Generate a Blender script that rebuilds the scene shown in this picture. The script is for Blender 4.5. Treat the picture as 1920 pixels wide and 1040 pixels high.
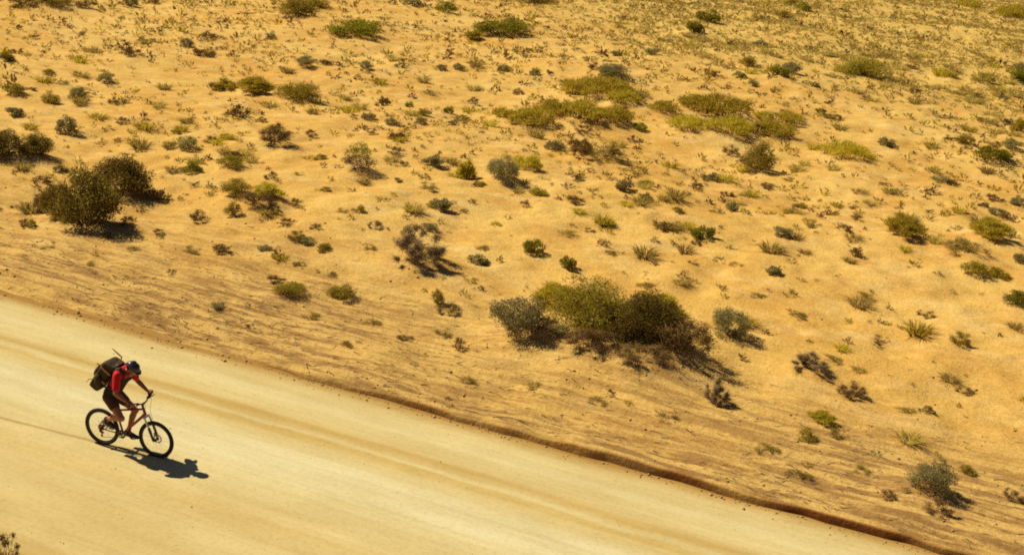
import bpy, bmesh, math, random
import numpy as np
from mathutils import Vector, Matrix

for _o in list(bpy.data.objects):
    bpy.data.objects.remove(_o)
SC = bpy.context.scene
COL = SC.collection
R = math.radians

# ------------------------------------------------------------------ camera
cam_d = bpy.data.cameras.new('camera')
cam = bpy.data.objects.new('camera', cam_d)
COL.objects.link(cam)
cam_d.sensor_width = 36.0
cam_d.lens = 41.8
cam_d.clip_start = 0.1
cam_d.clip_end = 12000
cam.location = (0, 0, 9.91)
cam.rotation_euler = (Matrix.Rotation(R(90 - 18.05), 3, 'X') @ Matrix.Rotation(R(5.0), 3, 'Z')).to_euler()   # the camera is held a little tilted
SC.camera = cam

# ------------------------------------------------------------------ light
SUN_EL, SUN_AZ = 47.5, 24.5      # elevation; the light travels this far below +X (towards the viewer)
world = bpy.data.worlds.new('World')
SC.world = world
world.use_nodes = True
wn = world.node_tree
bg = wn.nodes['Background']
sky = wn.nodes.new('ShaderNodeTexSky')
sky.sky_type = 'NISHITA'
sky.sun_disc = False
sky.sun_elevation = R(SUN_EL)
sky.sun_rotation = math.atan2(-math.cos(R(SUN_AZ)), math.sin(R(SUN_AZ)))
sky.altitude = 1500
sky.air_density = 0.5
sky.ozone_density = 0.0
sky.dust_density = 1.5
wn.links.new(sky.outputs[0], bg.inputs['Color'])
bg.inputs['Strength'].default_value = 0.05
sun_d = bpy.data.lights.new('sun', 'SUN')
sun_d.energy = 5.0
sun_d.angle = R(0.5)
sun_d.color = (1.0, 0.90, 0.64)
sun = bpy.data.objects.new('sun', sun_d)
COL.objects.link(sun)
sd = Vector((math.cos(R(SUN_EL)) * math.cos(R(SUN_AZ)), -math.cos(R(SUN_EL)) * math.sin(R(SUN_AZ)), -math.sin(R(SUN_EL))))
sun.rotation_euler = sd.to_track_quat('-Z', 'Y').to_euler()
sun.location = (-30, 30, 40)

SC.view_settings.view_transform = 'Standard'
SC.view_settings.look = 'None'
SC.view_settings.exposure = 0.40
SC.view_settings.gamma = 1.0
SC.view_settings.use_curve_mapping = False
SC.render.engine = 'CYCLES'
SC.cycles.pixel_filter_type = 'BLACKMAN_HARRIS'
SC.cycles.filter_width = 1.9
SC.cycles.max_bounces = 6
SC.cycles.use_denoising = False

# ------------------------------------------------------------------ terrain heights (road frame: s along the road, n across it)
RA = math.radians(23.0)
CA, SA = math.cos(RA), math.sin(RA)
_rng = np.random.default_rng(7)
_TAB = _rng.uniform(-1, 1, (24, 128, 128))


def vn(x, y, k):
    x = np.asarray(x, float); y = np.asarray(y, float)
    xi = np.floor(x); yi = np.floor(y)
    fx = x - xi; fy = y - yi
    fx = fx * fx * fx * (fx * (fx * 6 - 15) + 10); fy = fy * fy * fy * (fy * (fy * 6 - 15) + 10)
    x0 = xi.astype(int) & 127; y0 = yi.astype(int) & 127
    x1 = (x0 + 1) & 127; y1 = (y0 + 1) & 127
    T = _TAB[k]
    return (T[x0, y0] * (1 - fx) + T[x1, y0] * fx) * (1 - fy) + (T[x0, y1] * (1 - fx) + T[x1, y1] * fx) * fy


def sstep(a, b, x):
    t = np.clip((x - a) / (b - a), 0, 1)
    return t * t * (3 - 2 * t)


def far_edge(s):
    return 19.15 + 0.11 * vn(s / 6.5, s * 0, 0) + 0.085 * vn(s / 1.7, s * 0 + 3, 1) + 0.038 * vn(s / 0.45, s * 0 + 5, 1)


def near_edge(s):
    return 11.40 + 0.15 * vn(s / 5.0, s * 0 + 9, 2) + 0.06 * vn(s / 1.3, s * 0 + 5, 3)


def base_z(s, n):
    d = n - far_edge(s)
    steep = sstep(-19, -9, s)
    wb = 0.55 - 0.52 * steep
    H = (0.09 + 0.015 * steep) + 0.055 * vn(s / 3.1, s * 0 + 1, 4) + 0.03 * vn(s / 0.8, s * 0 + 1, 5)
    z = H * sstep(0, 1, d / wb)
    z = z + (0.05 + 0.05 * vn(s / 2.3, n * 0 + 7, 5)) * np.exp(-((d - wb - 0.25) / 0.35) ** 2) * (d > 0)
    A = sstep(0.4, 7, d)
    near = np.exp(-np.clip(d, 0, 99) / 3.5)
    z = z + A * (0.45 * vn(s / 19, n / 17, 6) + 0.20 * vn(s / 6.1, n / 5.3, 7) + 0.08 * vn(s / 2.2, n / 1.9, 8)
                 + 0.052 * vn(s / 0.9, n / 0.8, 9) + 0.034 * vn(s / 0.42, n / 0.36, 10))
    streak = 0.09 * vn(s / 1.9, n / 0.33, 11) + 0.045 * vn(s / 0.8, n / 0.15, 12) + 0.07 * vn(s / 4.0, n / 0.8, 13)
    z = z + sstep(0.1, 0.5, d) * near * streak
    z = z + 0.006 * np.clip(d, 0, 80)
    dn = near_edge(s) - n
    zn = 0.16 * sstep(0, 0.4, dn) + sstep(0.3, 5, dn) * (0.3 * vn(s / 15, n / 15, 6) + 0.12 * vn(s / 4, n / 4, 7) + 0.04 * vn(s / 1, n / 1, 9))
    zn = zn + 0.05 * vn(s / 1.9, n / 0.33, 11) * sstep(0.1, 0.5, dn) * np.exp(-np.clip(dn, 0, 99) / 3.0)
    road = np.where((d <= 0) & (dn <= 0), -0.06, 0.0)
    return np.where(d > 0, z, np.where(dn > 0, zn, road)) + np.where(d > 0, -0.06 * (1 - sstep(0, 0.03, d)), 0) + np.where(dn > 0, -0.06 * (1 - sstep(0, 0.1, dn)), 0)


def mound_z(s, n, mounds):
    z = np.zeros_like(np.asarray(s, float))
    for ms, mn, r, h in mounds:
        q = ((s - ms) ** 2 + (n - mn) ** 2) / (r * r)
        z = z + h * np.exp(-q)
    return z


def to_sn(x, y):
    return x * CA - y * SA, x * SA + y * CA


def to_xy(s, n):
    return s * CA + n * SA, -s * SA + n * CA


def scatter_tufts():
    """Sparse desert grass: position, width, height and kind of every small tuft in the wedge of plain before the camera, largest-looking first."""
    g = np.random.default_rng(41)
    N = 200000
    y = 15 + 215 * np.sqrt(g.uniform(0, 1, N)); x = g.uniform(-1, 1, N) * (0.47 * y + 5)
    keep0 = g.uniform(0, 1, N) < (0.47 * y + 5) / (0.47 * 230 + 5) / ((y - 14.99) / 215) * 0.9
    s, n = to_sn(x, y)
    d = n - far_edge(s)
    grassy = sstep(70, 118, y + x + 10 * vn(s / 21, n / 21, 14))
    dens = 0.55 + 0.7 * sstep(-0.25, 0.4, vn(s / 7, n / 7, 15)) + 0.75 * sstep(4, 22, d) + 1.3 * grassy
    dens = dens * (0.45 + 0.55 * sstep(0.5, 4, d)) * (0.35 + 0.65 * sstep(-0.4, 0.1, vn(s / 3.3, n / 3.3, 16)))
    keep = keep0 & (d > 0.12) & (y < x + 128) & (g.uniform(0, 1, N) < dens / 3.6)
    w = np.clip(np.exp(g.normal(math.log(0.26), 0.55, N)), 0.08, 0.80) * (1 + 0.35 * grassy) * (0.6 + 0.4 * sstep(0.5, 6, d))
    h = w * g.uniform(0.40, 0.75, N)
    kind = g.choice(4, N, p=[0.46, 0.22, 0.14, 0.18])
    kind = np.where((grassy > 0.3) & (g.uniform(0, 1, N) < 0.80), 4, kind)
    kind = np.where((kind == 0) & (g.uniform(0, 1, N) < 0.35), 4, kind)
    h = h * (1 - 0.25 * grassy)
    rot = g.uniform(0, 6.283, N)
    look = w / np.hypot(y, 10)
    dep = y * 0.951 + 3.07; u = x / dep; v = (9.42 - y * 0.310) / dep; u, v = u * 0.9962 - v * 0.0872, u * 0.0872 + v * 0.9962
    inside = (np.abs(u) < 0.425) & (np.abs(v) < 0.23)
    look = np.where(inside, look, look * 1e-3)
    idx = np.nonzero(keep)[0]
    idx = idx[np.argsort(-look[idx], kind='stable')]
    return x[idx], y[idx], w[idx], h[idx], kind[idx], rot[idx]


TUFT_KINDS = ('straw', 'broom', 'sage', 'scrub', 'pale')
N_TUFTS = 260

# every plant one can point to: x, y, width, height (metres), kind, label
PLANTS = [
    (-16.62, 37.22, 1.45, 0.86, 'ragged', 'dark green bush cut off by the picture edge, its crown the darkest'),
    (-15.77, 37.76, 1.15, 0.77, 'ragged', 'olive bush with a dark base beside the darkest edge bush'),
    (-11.79, 31.16, 1.98, 1.53, 'ragged', 'largest brown-olive bush left of the road bend, tall and ragged with dark gaps'),
    (-11.79, 34.28, 1.76, 1.10, 'ragged', 'brownish bush leaning against the back of the tall ragged olive bush'),
    (-13.51, 32.67, 0.73, 0.73, 'scrub', 'thin brown twiggy bush on the road edge side of the tall ragged olive bush'),
    (-9.10, 32.36, 0.64, 0.36, 'scrub', 'round dark brown scrub alone on the slope below the long olive bushes'),
    (-8.86, 41.90, 1.50, 0.71, 'scrub', 'blue-black low scrub on a pale sand shelf'),
    (-11.60, 40.64, 0.86, 0.54, 'sage', 'grey-green sagebrush beside the blue-black scrub'),
    (-12.59, 41.39, 0.68, 0.24, 'straw', 'mid-sized flat straw grass clump left of the long olive bush'),
    (-11.21, 41.85, 0.77, 0.31, 'scrub', 'mid-sized dark twiggy scrub left of the blue-black scrub'),
    (-10.69, 37.45, 0.73, 0.36, 'mound', 'mid-sized green low shrub left of the long olive bush'),
    (-9.51, 38.05, 1.09, 0.43, 'olive', 'olive bush standing on pale sand in front of the blue-black scrub'),
    (-5.34, 38.32, 1.34, 0.90, 'mixed', 'round bush, bright green on top and purple-brown below'),
    (-8.55, 34.67, 1.00, 0.51, 'olive', 'long olive bush with a brown foot on the slope before the blue-black scrub'),
    (-7.52, 34.36, 1.06, 0.43, 'broom', 'pale yellow-green low bush touching the long olive bush'),
    (-11.04, 74.60, 3.91, 1.02, 'mound', 'wide flat-domed green shrub, the widest green mound far out on the plain'),
    (-13.86, 54.47, 1.28, 0.49, 'broom', 'broad flat yellow-green bush left of the far double clump'),
    (-12.37, 53.66, 1.79, 0.74, 'broom', 'yellow-green bush of the far double clump, the one nearer the dark end'),
    (-10.22, 52.92, 2.20, 0.88, 'olive', 'broad olive green bush, the larger of the far double clump'),
    (-16.29, 82.01, 3.34, 0.99, 'olive', 'second large flat olive bush left of the wide green dome'),
    (-16.02, 87.80, 2.33, 0.74, 'olive', 'nearest large flat olive bush left of the wide green dome'),
    (-32.38, 76.29, 2.10, 0.63, 'olive', 'brownish green shrub at the very edge of the view, far out'),
    (-30.74, 77.31, 2.47, 0.64, 'olive', 'large flat olive bush right of the far corner shrub'),
    (-29.04, 77.84, 1.80, 0.52, 'scrub', 'large flat dark twiggy scrub right of the far corner shrub'),
    (-27.97, 83.48, 1.03, 0.54, 'sage', 'broad grey-green sagebrush right of the far corner shrub'),
    (-27.18, 86.28, 0.99, 0.41, 'olive', 'broad olive bush right of the far corner shrub'),
    (-25.92, 68.72, 0.77, 0.38, 'straw', 'mid-sized straw grass clump right of the far corner shrub'),
    (-27.33, 65.56, 0.70, 0.37, 'scrub', 'mid-sized dark twiggy scrub in front of the far corner shrub'),
    (-25.07, 56.87, 0.77, 0.51, 'mound', 'mid-sized green low shrub in front of the far corner shrub'),
    (-22.03, 54.34, 0.66, 0.29, 'olive', 'mid-sized olive bush in front of the far corner shrub'),
    (-20.83, 47.79, 0.91, 0.47, 'olive', 'nearest mid-sized olive bush behind the darkest edge bush'),
    (-19.08, 53.51, 1.01, 0.50, 'sage', 'broad grey-green sagebrush in front of the far corner shrub'),
    (-20.34, 51.75, 0.75, 0.27, 'straw', 'mid-sized flat straw grass clump behind the darkest edge bush'),
    (-18.76, 49.10, 0.76, 0.52, 'sage', 'mid-sized grey-green sagebrush behind the darkest edge bush'),
    (-19.16, 47.42, 0.80, 0.45, 'olive', 'second mid-sized olive bush behind the darkest edge bush'),
    (-17.05, 48.37, 0.66, 0.34, 'scrub', 'nearest mid-sized dark twiggy scrub right of the darkest edge bush'),
    (-16.45, 42.09, 0.93, 0.62, 'sage', 'silvery sagebrush with a long dark shadow above the tall ragged olive bush'),
    (-15.16, 44.05, 0.66, 0.34, 'scrub', 'second mid-sized dark twiggy scrub right of the darkest edge bush'),
    (-14.69, 45.17, 0.37, 0.39, 'scrub', 'small upright dark twiggy scrub left of the far double clump'),
    (-12.92, 43.38, 0.40, 0.18, 'mound', 'small green low shrub left of the blue-black scrub'),
    (-19.22, 66.63, 0.83, 0.49, 'sage', 'mid-sized grey-green sagebrush left of the far double clump'),
    (-18.67, 69.46, 1.18, 0.49, 'scrub', 'broad dark twiggy scrub behind the far double clump'),
    (-20.47, 61.05, 1.15, 0.42, 'scrub', 'broad flat dark twiggy scrub right of the far corner shrub'),
    (-15.77, 71.96, 0.77, 0.40, 'sage', 'mid-sized grey-green sagebrush left of the wide green dome'),
    (-11.73, 62.18, 1.17, 0.48, 'sage', 'broad grey-green sagebrush right of the far double clump'),
    (-8.04, 44.08, 0.60, 0.31, 'scrub', 'mid-sized dark twiggy scrub right of the blue-black scrub'),
    (-11.64, 46.78, 0.89, 0.35, 'scrub', 'mid-sized flat dark twiggy scrub in front of the far double clump'),
    (-10.45, 46.63, 0.59, 0.25, 'scrub', 'mid-sized dark twiggy scrub behind the blue-black scrub'),
    (-9.72, 30.94, 0.41, 0.19, 'scrub', 'small dark twiggy scrub right of the tall ragged olive bush'),
    (-10.92, 30.44, 0.37, 0.22, 'scrub', 'small dark twiggy scrub in front of the tall ragged olive bush'),
    (-10.81, 31.56, 0.56, 0.26, 'scrub', 'mid-sized dark twiggy scrub right of the tall ragged olive bush'),
    (-8.14, 32.84, 0.52, 0.44, 'olive', 'small upright olive bush in front of the long olive bush'),
    (-7.64, 33.57, 1.03, 0.45, 'scrub', 'brown twiggy scrub spilling from the foot of the long olive bush'),
    (-7.10, 33.25, 0.50, 0.29, 'scrub', 'nearest small dark twiggy scrub right of the long olive bush'),
    (-6.65, 34.19, 0.54, 0.26, 'scrub', 'second small dark twiggy scrub right of the long olive bush'),
    (-6.48, 32.08, 0.69, 0.18, 'scrub', 'mid-sized flat dark twiggy scrub right of the long olive bush'),
    (-6.19, 29.58, 0.36, 0.27, 'scrub', 'small dark twiggy scrub left of the dark-footed verge bush'),
    (-6.60, 30.17, 0.43, 0.15, 'sage', 'small flat grey-green sagebrush in front of the long olive bush'),
    (-8.47, 28.07, 0.27, 0.18, 'scrub', 'tiny dark twiggy scrub right of the tall ragged olive bush'),
    (-8.51, 29.79, 0.65, 0.17, 'straw', 'mid-sized flat straw grass clump in front of the long olive bush'),
    (-5.94, 30.89, 0.52, 0.23, 'olive', 'small olive bush right of the long olive bush'),
    (-5.12, 30.40, 0.54, 0.19, 'olive', 'small flat olive bush behind the dark-footed verge bush'),
    (-5.88, 28.17, 0.56, 0.22, 'scrub', 'mid-sized flat dark twiggy scrub left of the dark-footed verge bush'),
    (-5.34, 27.30, 0.94, 0.24, 'olive', 'sprawling olive brown plant low on the verge above the dirt road'),
    (-6.80, 25.99, 0.40, 0.17, 'sage', 'small grey-green sagebrush left of the dark-footed verge bush'),
    (-4.15, 27.48, 0.76, 0.38, 'olive', 'dark-footed olive bush on the grey road verge'),
    (-4.58, 26.02, 0.57, 0.15, 'straw', 'mid-sized flat straw grass clump in front of the dark-footed verge bush'),
    (-9.68, 24.95, 0.22, 0.14, 'scrub', 'tiny dark twiggy scrub in front of the tall ragged olive bush'),
    (-5.83, 25.13, 0.34, 0.10, 'scrub', 'small flat dark twiggy scrub left of the dark-footed verge bush'),
    (-6.68, 90.47, 1.68, 0.72, 'mound', 'large green low shrub left of the long green mound'),
    (-9.38, 93.25, 1.89, 0.57, 'sage', 'large flat grey-green sagebrush right of the wide green dome'),
    (-11.19, 94.69, 0.92, 0.46, 'scrub', 'mid-sized dark twiggy scrub behind the wide green dome'),
    (0.24, 101.90, 3.76, 0.98, 'olive', 'large flat olive bush behind the long green mound'),
    (-2.00, 80.53, 4.00, 1.04, 'mound', 'long flat green shrub beyond the sparse tufts, second widest green mound'),
    (-3.80, 78.46, 1.46, 0.51, 'broom', 'broad flat yellow-green bush left of the long green mound'),
    (0.87, 84.64, 0.75, 0.38, 'scrub', 'mid-sized dark twiggy scrub right of the long green mound'),
    (-4.95, 65.74, 0.73, 0.37, 'sage', 'second mid-sized grey-green sagebrush left of the long green mound'),
    (-3.90, 66.30, 0.77, 0.40, 'sage', 'nearest mid-sized grey-green sagebrush left of the long green mound'),
    (-7.08, 67.05, 0.48, 0.27, 'scrub', 'small dark twiggy scrub right of the wide green dome'),
    (-7.08, 65.30, 0.70, 0.25, 'scrub', 'mid-sized flat dark twiggy scrub right of the wide green dome'),
    (-8.61, 62.84, 0.93, 0.45, 'sage', 'mid-sized grey-green sagebrush in front of the wide green dome'),
    (-1.41, 66.04, 0.83, 0.36, 'sage', 'nearest mid-sized grey-green sagebrush in front of the long green mound'),
    (0.28, 65.30, 0.70, 0.39, 'sage', 'second mid-sized grey-green sagebrush in front of the long green mound'),
    (1.06, 65.22, 0.58, 0.40, 'scrub', 'nearest mid-sized dark twiggy scrub left of the bright broom patch'),
    (4.37, 64.61, 2.02, 0.53, 'sage', 'flat grey sagebrush with a long dark underside, far out'),
    (5.50, 63.92, 0.57, 0.28, 'scrub', 'mid-sized dark twiggy scrub right of the flat grey sagebrush'),
    (7.55, 74.78, 1.06, 0.44, 'sage', 'broad grey-green sagebrush right of the flat grey sagebrush'),
    (5.21, 74.28, 0.79, 0.35, 'sage', 'mid-sized grey-green sagebrush behind the flat grey sagebrush'),
    (-0.55, 60.63, 0.71, 0.39, 'scrub', 'second mid-sized dark twiggy scrub left of the bright broom patch'),
    (-2.57, 57.33, 0.72, 0.36, 'scrub', 'mid-sized dark twiggy scrub in front of the long green mound'),
    (-5.40, 54.50, 0.52, 0.28, 'mound', 'small green low shrub behind the green-topped round bush'),
    (-3.50, 53.65, 0.58, 0.35, 'mound', 'mid-sized green low shrub behind the black-based sagebrush'),
    (-4.48, 51.86, 0.66, 0.37, 'olive', 'mid-sized olive bush behind the green-topped round bush'),
    (-6.34, 48.09, 0.74, 0.27, 'sage', 'mid-sized flat grey-green sagebrush behind the green-topped round bush'),
    (-5.29, 47.29, 0.73, 0.30, 'sage', 'mid-sized grey-green sagebrush behind the green-topped round bush'),
    (-4.23, 48.27, 0.61, 0.30, 'sage', 'mid-sized grey-green sagebrush right of the green-topped round bush'),
    (-3.03, 49.32, 0.49, 0.23, 'sage', 'small grey-green sagebrush behind the black-based sagebrush'),
    (-5.85, 45.51, 0.37, 0.22, 'scrub', 'small dark twiggy scrub behind the green-topped round bush'),
    (3.52, 59.68, 4.35, 1.13, 'wisp', 'highest yellow-green bush at the head of the bright broom patch'),
    (4.63, 57.33, 2.08, 0.61, 'wisp', 'large flat yellow-green grass patch right of the bright broom patch'),
    (0.29, 51.77, 2.44, 0.74, 'wisp', 'yellow bush at the lower tip of the bright broom patch'),
    (1.12, 53.87, 2.02, 0.61, 'wisp', 'large flat yellow-green grass patch left of the bright broom patch'),
    (2.56, 53.29, 2.97, 0.83, 'wisp', 'broad yellow-green bush in the middle of the bright broom patch'),
    (3.90, 53.38, 2.26, 0.63, 'wisp', 'large flat yellow-green grass patch in front of the bright broom patch'),
    (-1.03, 53.03, 1.06, 0.42, 'wisp', 'broad flat yellow-green grass patch behind the black-based sagebrush'),
    (5.11, 52.92, 0.67, 0.38, 'mound', 'mid-sized green low shrub right of the rusty scrub'),
    (6.56, 56.57, 1.72, 0.51, 'wisp', 'third large flat yellow-green grass patch left of the second broom patch'),
    (-4.54, 41.65, 0.80, 0.31, 'scrub', 'purple-dark flat scrub just beyond the green-topped round bush'),
    (-4.06, 40.36, 0.41, 0.22, 'scrub', 'small dark twiggy scrub right of the green-topped round bush'),
    (-1.80, 39.28, 0.76, 0.77, 'broom', 'olive yellow bush standing before the silver sagebrush'),
    (-0.64, 38.92, 1.18, 0.86, 'sage', 'silver sagebrush with a black base and brown skirt'),
    (0.18, 40.87, 1.27, 0.55, 'wisp', 'broad yellow-green grass patch right of the black-based sagebrush'),
    (-3.03, 42.18, 0.35, 0.24, 'scrub', 'small dark twiggy scrub left of the black-based sagebrush'),
    (1.32, 45.63, 1.00, 0.37, 'sage', 'broad flat grey-green sagebrush left of the rusty scrub'),
    (2.26, 44.26, 0.97, 0.69, 'scrub', 'rusty dark scrub with a bare windblown side on open sand'),
    (3.11, 44.57, 1.87, 0.49, 'straw', 'large flat straw grass clump right of the rusty scrub'),
    (1.98, 40.02, 0.59, 0.26, 'scrub', 'nearest mid-sized dark twiggy scrub in front of the rusty scrub'),
    (-3.15, 38.48, 0.39, 0.21, 'straw', 'small straw grass clump right of the green-topped round bush'),
    (-3.93, 37.57, 0.31, 0.18, 'sage', 'tiny grey-green sagebrush right of the green-topped round bush'),
    (-2.99, 37.18, 0.76, 0.20, 'straw', 'mid-sized flat straw grass clump right of the green-topped round bush'),
    (2.48, 50.99, 0.92, 0.25, 'scrub', 'mid-sized flat dark twiggy scrub behind the rusty scrub'),
    (14.06, 99.35, 2.36, 0.95, 'mound', 'dark green shrub capping the far pair of green shrubs'),
    (11.94, 90.64, 1.68, 0.88, 'mound', 'large green low shrub in front of the far green pair'),
    (25.88, 125.11, 1.86, 0.65, 'olive', 'large flat olive bush right of the far green pair'),
    (25.82, 118.28, 1.76, 0.76, 'mound', 'large green low shrub right of the far green pair'),
    (20.27, 107.18, 1.22, 0.61, 'scrub', 'broad dark twiggy scrub right of the far green pair'),
    (22.18, 109.22, 1.25, 0.53, 'olive', 'broad olive bush right of the far green pair'),
    (29.17, 106.14, 0.75, 0.58, 'scrub', 'mid-sized dark twiggy scrub behind the long low olive shrub'),
    (52.11, 147.75, 2.84, 1.13, 'wisp', 'large flat yellow-green grass patch left of the far yellow edge shrub'),
    (53.66, 137.70, 4.68, 1.62, 'wisp', 'yellow shrub beside the picture edge in the dense far grass'),
    (20.10, 88.35, 0.70, 0.44, 'scrub', 'second mid-sized dark twiggy scrub left of the long low olive shrub'),
    (15.42, 71.14, 1.39, 0.68, 'sage', 'grey sagebrush joined to a bright green shrub'),
    (14.33, 69.15, 1.17, 0.61, 'mound', 'broad green low shrub left of the long low olive shrub'),
    (13.53, 74.53, 1.46, 0.58, 'olive', 'broad flat olive bush behind the second broom patch'),
    (20.81, 75.02, 3.87, 1.01, 'olive', 'long low olive shrub with a dark red underside'),
    (27.04, 78.98, 1.73, 0.61, 'wisp', 'large flat yellow-green grass patch right of the long low olive shrub'),
    (29.29, 78.00, 1.66, 0.60, 'olive', 'large flat olive bush in front of the far yellow edge shrub'),
    (32.38, 80.38, 1.85, 0.90, 'mound', 'large green low shrub in front of the far yellow edge shrub'),
    (28.69, 87.36, 0.85, 0.42, 'scrub', 'mid-sized dark twiggy scrub right of the long low olive shrub'),
    (26.56, 71.04, 0.70, 0.44, 'scrub', 'mid-sized dark twiggy scrub behind the bright green edge bush'),
    (28.51, 72.32, 0.55, 0.36, 'scrub', 'small dark twiggy scrub behind the bright green edge bush'),
    (35.47, 88.10, 0.93, 0.66, 'sage', 'mid-sized grey-green sagebrush in front of the far yellow edge shrub'),
    (16.20, 67.91, 0.61, 0.33, 'sage', 'mid-sized grey-green sagebrush left of the long low olive shrub'),
    (12.45, 66.19, 0.71, 0.40, 'sage', 'mid-sized grey-green sagebrush right of the second broom patch'),
    (18.60, 66.00, 0.77, 0.28, 'scrub', 'mid-sized flat dark twiggy scrub in front of the long low olive shrub'),
    (16.08, 63.63, 0.68, 0.36, 'scrub', 'nearest mid-sized dark twiggy scrub left of the long low olive shrub'),
    (8.14, 57.62, 2.22, 0.58, 'wisp', 'nearest large flat yellow-green grass patch left of the second broom patch'),
    (9.18, 57.10, 3.17, 0.83, 'wisp', 'large yellow-green bush at the top of the second broom patch'),
    (7.37, 53.44, 2.38, 0.62, 'wisp', 'second large flat yellow-green grass patch left of the second broom patch'),
    (9.15, 53.24, 2.69, 0.70, 'wisp', 'yellow-green bush filling the middle of the second broom patch'),
    (11.33, 54.13, 2.41, 0.63, 'wisp', 'nearest large flat yellow-green grass patch behind the black-footed olive bush'),
    (12.65, 57.04, 1.60, 0.48, 'wisp', 'second large flat yellow-green grass patch behind the black-footed olive bush'),
    (11.32, 56.83, 1.13, 0.35, 'wisp', 'broad flat yellow-green grass patch right of the second broom patch'),
    (9.46, 46.85, 1.62, 1.15, 'olive', 'olive bush with a black foot at the lower end of the second broom patch'),
    (8.80, 49.75, 0.86, 0.47, 'scrub', 'second mid-sized dark twiggy scrub left of the black-footed olive bush'),
    (9.16, 48.61, 0.71, 0.34, 'scrub', 'nearest mid-sized dark twiggy scrub left of the black-footed olive bush'),
    (14.04, 51.37, 2.78, 0.72, 'wisp', 'pale washed-out yellow bush on bare sand'),
    (20.75, 52.38, 1.52, 0.64, 'mound', 'bright green low bush on the plain near the picture edge'),
    (22.88, 55.46, 0.95, 0.53, 'sage', 'mid-sized grey-green sagebrush right of the bright green edge bush'),
    (20.54, 55.39, 0.95, 0.48, 'olive', 'mid-sized olive bush left of the bright green edge bush'),
    (17.02, 47.53, 0.86, 0.32, 'sage', 'mid-sized flat grey-green sagebrush left of the bright green edge bush'),
    (15.46, 59.29, 0.69, 0.30, 'scrub', 'mid-sized dark twiggy scrub behind the pale washed-out bush'),
    (25.15, 60.59, 1.27, 0.83, 'wisp', 'broad yellow-green grass patch behind the bright green edge bush'),
    (15.05, 61.03, 0.66, 0.28, 'mound', 'mid-sized green low shrub behind the pale washed-out bush'),
    (0.63, 37.69, 0.66, 0.35, 'olive', 'mid-sized olive bush right of the black-based sagebrush'),
    (-2.68, 35.47, 0.43, 0.19, 'olive', 'small olive bush behind the dead grey bush'),
    (-1.44, 36.29, 0.34, 0.17, 'scrub', 'small dark twiggy scrub in front of the black-based sagebrush'),
    (0.19, 36.43, 0.37, 0.30, 'scrub', 'small upright dark twiggy scrub in front of the black-based sagebrush'),
    (1.83, 36.92, 0.68, 0.31, 'scrub', 'second mid-sized dark twiggy scrub in front of the rusty scrub'),
    (2.79, 35.57, 0.53, 0.24, 'mound', 'small green low shrub right of the two green clumps'),
    (-4.03, 32.79, 0.58, 0.21, 'scrub', 'mid-sized flat dark twiggy scrub left of the dead grey bush'),
    (-4.62, 33.97, 0.41, 0.21, 'olive', 'small olive bush in front of the green-topped round bush'),
    (-3.03, 32.09, 0.51, 0.43, 'sage', 'dark green tuft-like sagebrush at the top of the dead grey bush'),
    (-2.56, 33.09, 0.59, 0.28, 'sage', 'mid-sized grey-green sagebrush behind the dead grey bush'),
    (-2.54, 29.77, 1.57, 0.98, 'dead', 'bare dead grey bush, a tangle of pale twigs'),
    (0.53, 31.76, 0.63, 0.47, 'mound', 'upper of two small bright green clumps on clean sand'),
    (1.48, 30.85, 0.46, 0.42, 'mound', 'lower of two small bright green clumps on clean sand'),
    (-0.75, 28.57, 0.24, 0.15, 'scrub', 'tiny dark twiggy scrub behind the giant olive thicket'),
    (-1.01, 29.02, 0.47, 0.13, 'straw', 'small flat straw grass clump right of the dead grey bush'),
    (-1.79, 27.45, 0.39, 0.41, 'olive', 'small upright olive bush in front of the dead grey bush'),
    (-1.45, 27.12, 0.75, 0.26, 'scrub', 'brown twiggy scrub above the verge short of the giant olive thicket'),
    (-1.06, 24.79, 0.41, 0.31, 'scrub', 'small dark twiggy scrub left of the giant olive thicket'),
    (-1.46, 25.70, 0.47, 0.21, 'straw', 'small straw grass clump left of the giant olive thicket'),
    (1.54, 34.19, 0.67, 0.17, 'straw', 'mid-sized flat straw grass clump right of the two green clumps'),
    (2.20, 34.76, 0.39, 0.12, 'scrub', 'small flat dark twiggy scrub right of the two green clumps'),
    (0.27, 25.42, 1.46, 0.95, 'sage', 'grey-green bush with a black-brown foot, at one end of the giant olive thicket'),
    (1.93, 25.89, 2.35, 1.25, 'olive', 'great yellow-olive bush in the middle of the giant olive thicket'),
    (2.95, 25.34, 2.13, 1.08, 'ragged', 'shaggy dark olive bush between the great yellow bush and the bushy dark end'),
    (3.88, 24.85, 1.55, 0.94, 'scrub', 'darkest bush at the far end of the giant olive thicket, low and black'),
    (3.62, 26.94, 1.41, 0.59, 'broom', 'yellow-green crown rising behind the darkest bush of the giant olive thicket'),
    (1.12, 27.96, 1.19, 0.51, 'broom', 'broad yellow-green bush right of the giant olive thicket'),
    (5.26, 26.58, 0.99, 0.78, 'sage', 'blue-grey sagebrush alone, with a long shadow, beside the giant olive thicket'),
    (8.15, 35.45, 0.63, 0.40, 'sage', 'mid-sized grey-green sagebrush in front of the black-footed olive bush'),
    (9.48, 37.21, 0.65, 0.24, 'straw', 'second mid-sized flat straw grass clump left of the bright yellow pair'),
    (5.70, 34.87, 0.78, 0.44, 'mound', 'green clump with a dark foot on open sand'),
    (5.38, 34.40, 0.42, 0.18, 'scrub', 'small dark twiggy scrub behind the lone blue-grey sagebrush'),
    (12.17, 36.48, 1.49, 0.66, 'broom', 'bright yellow-green rounded bush, first of the bright pair'),
    (15.51, 37.94, 1.40, 0.70, 'broom', 'bright yellow-green rounded bush, the one nearer the picture edge of the bright pair'),
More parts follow.
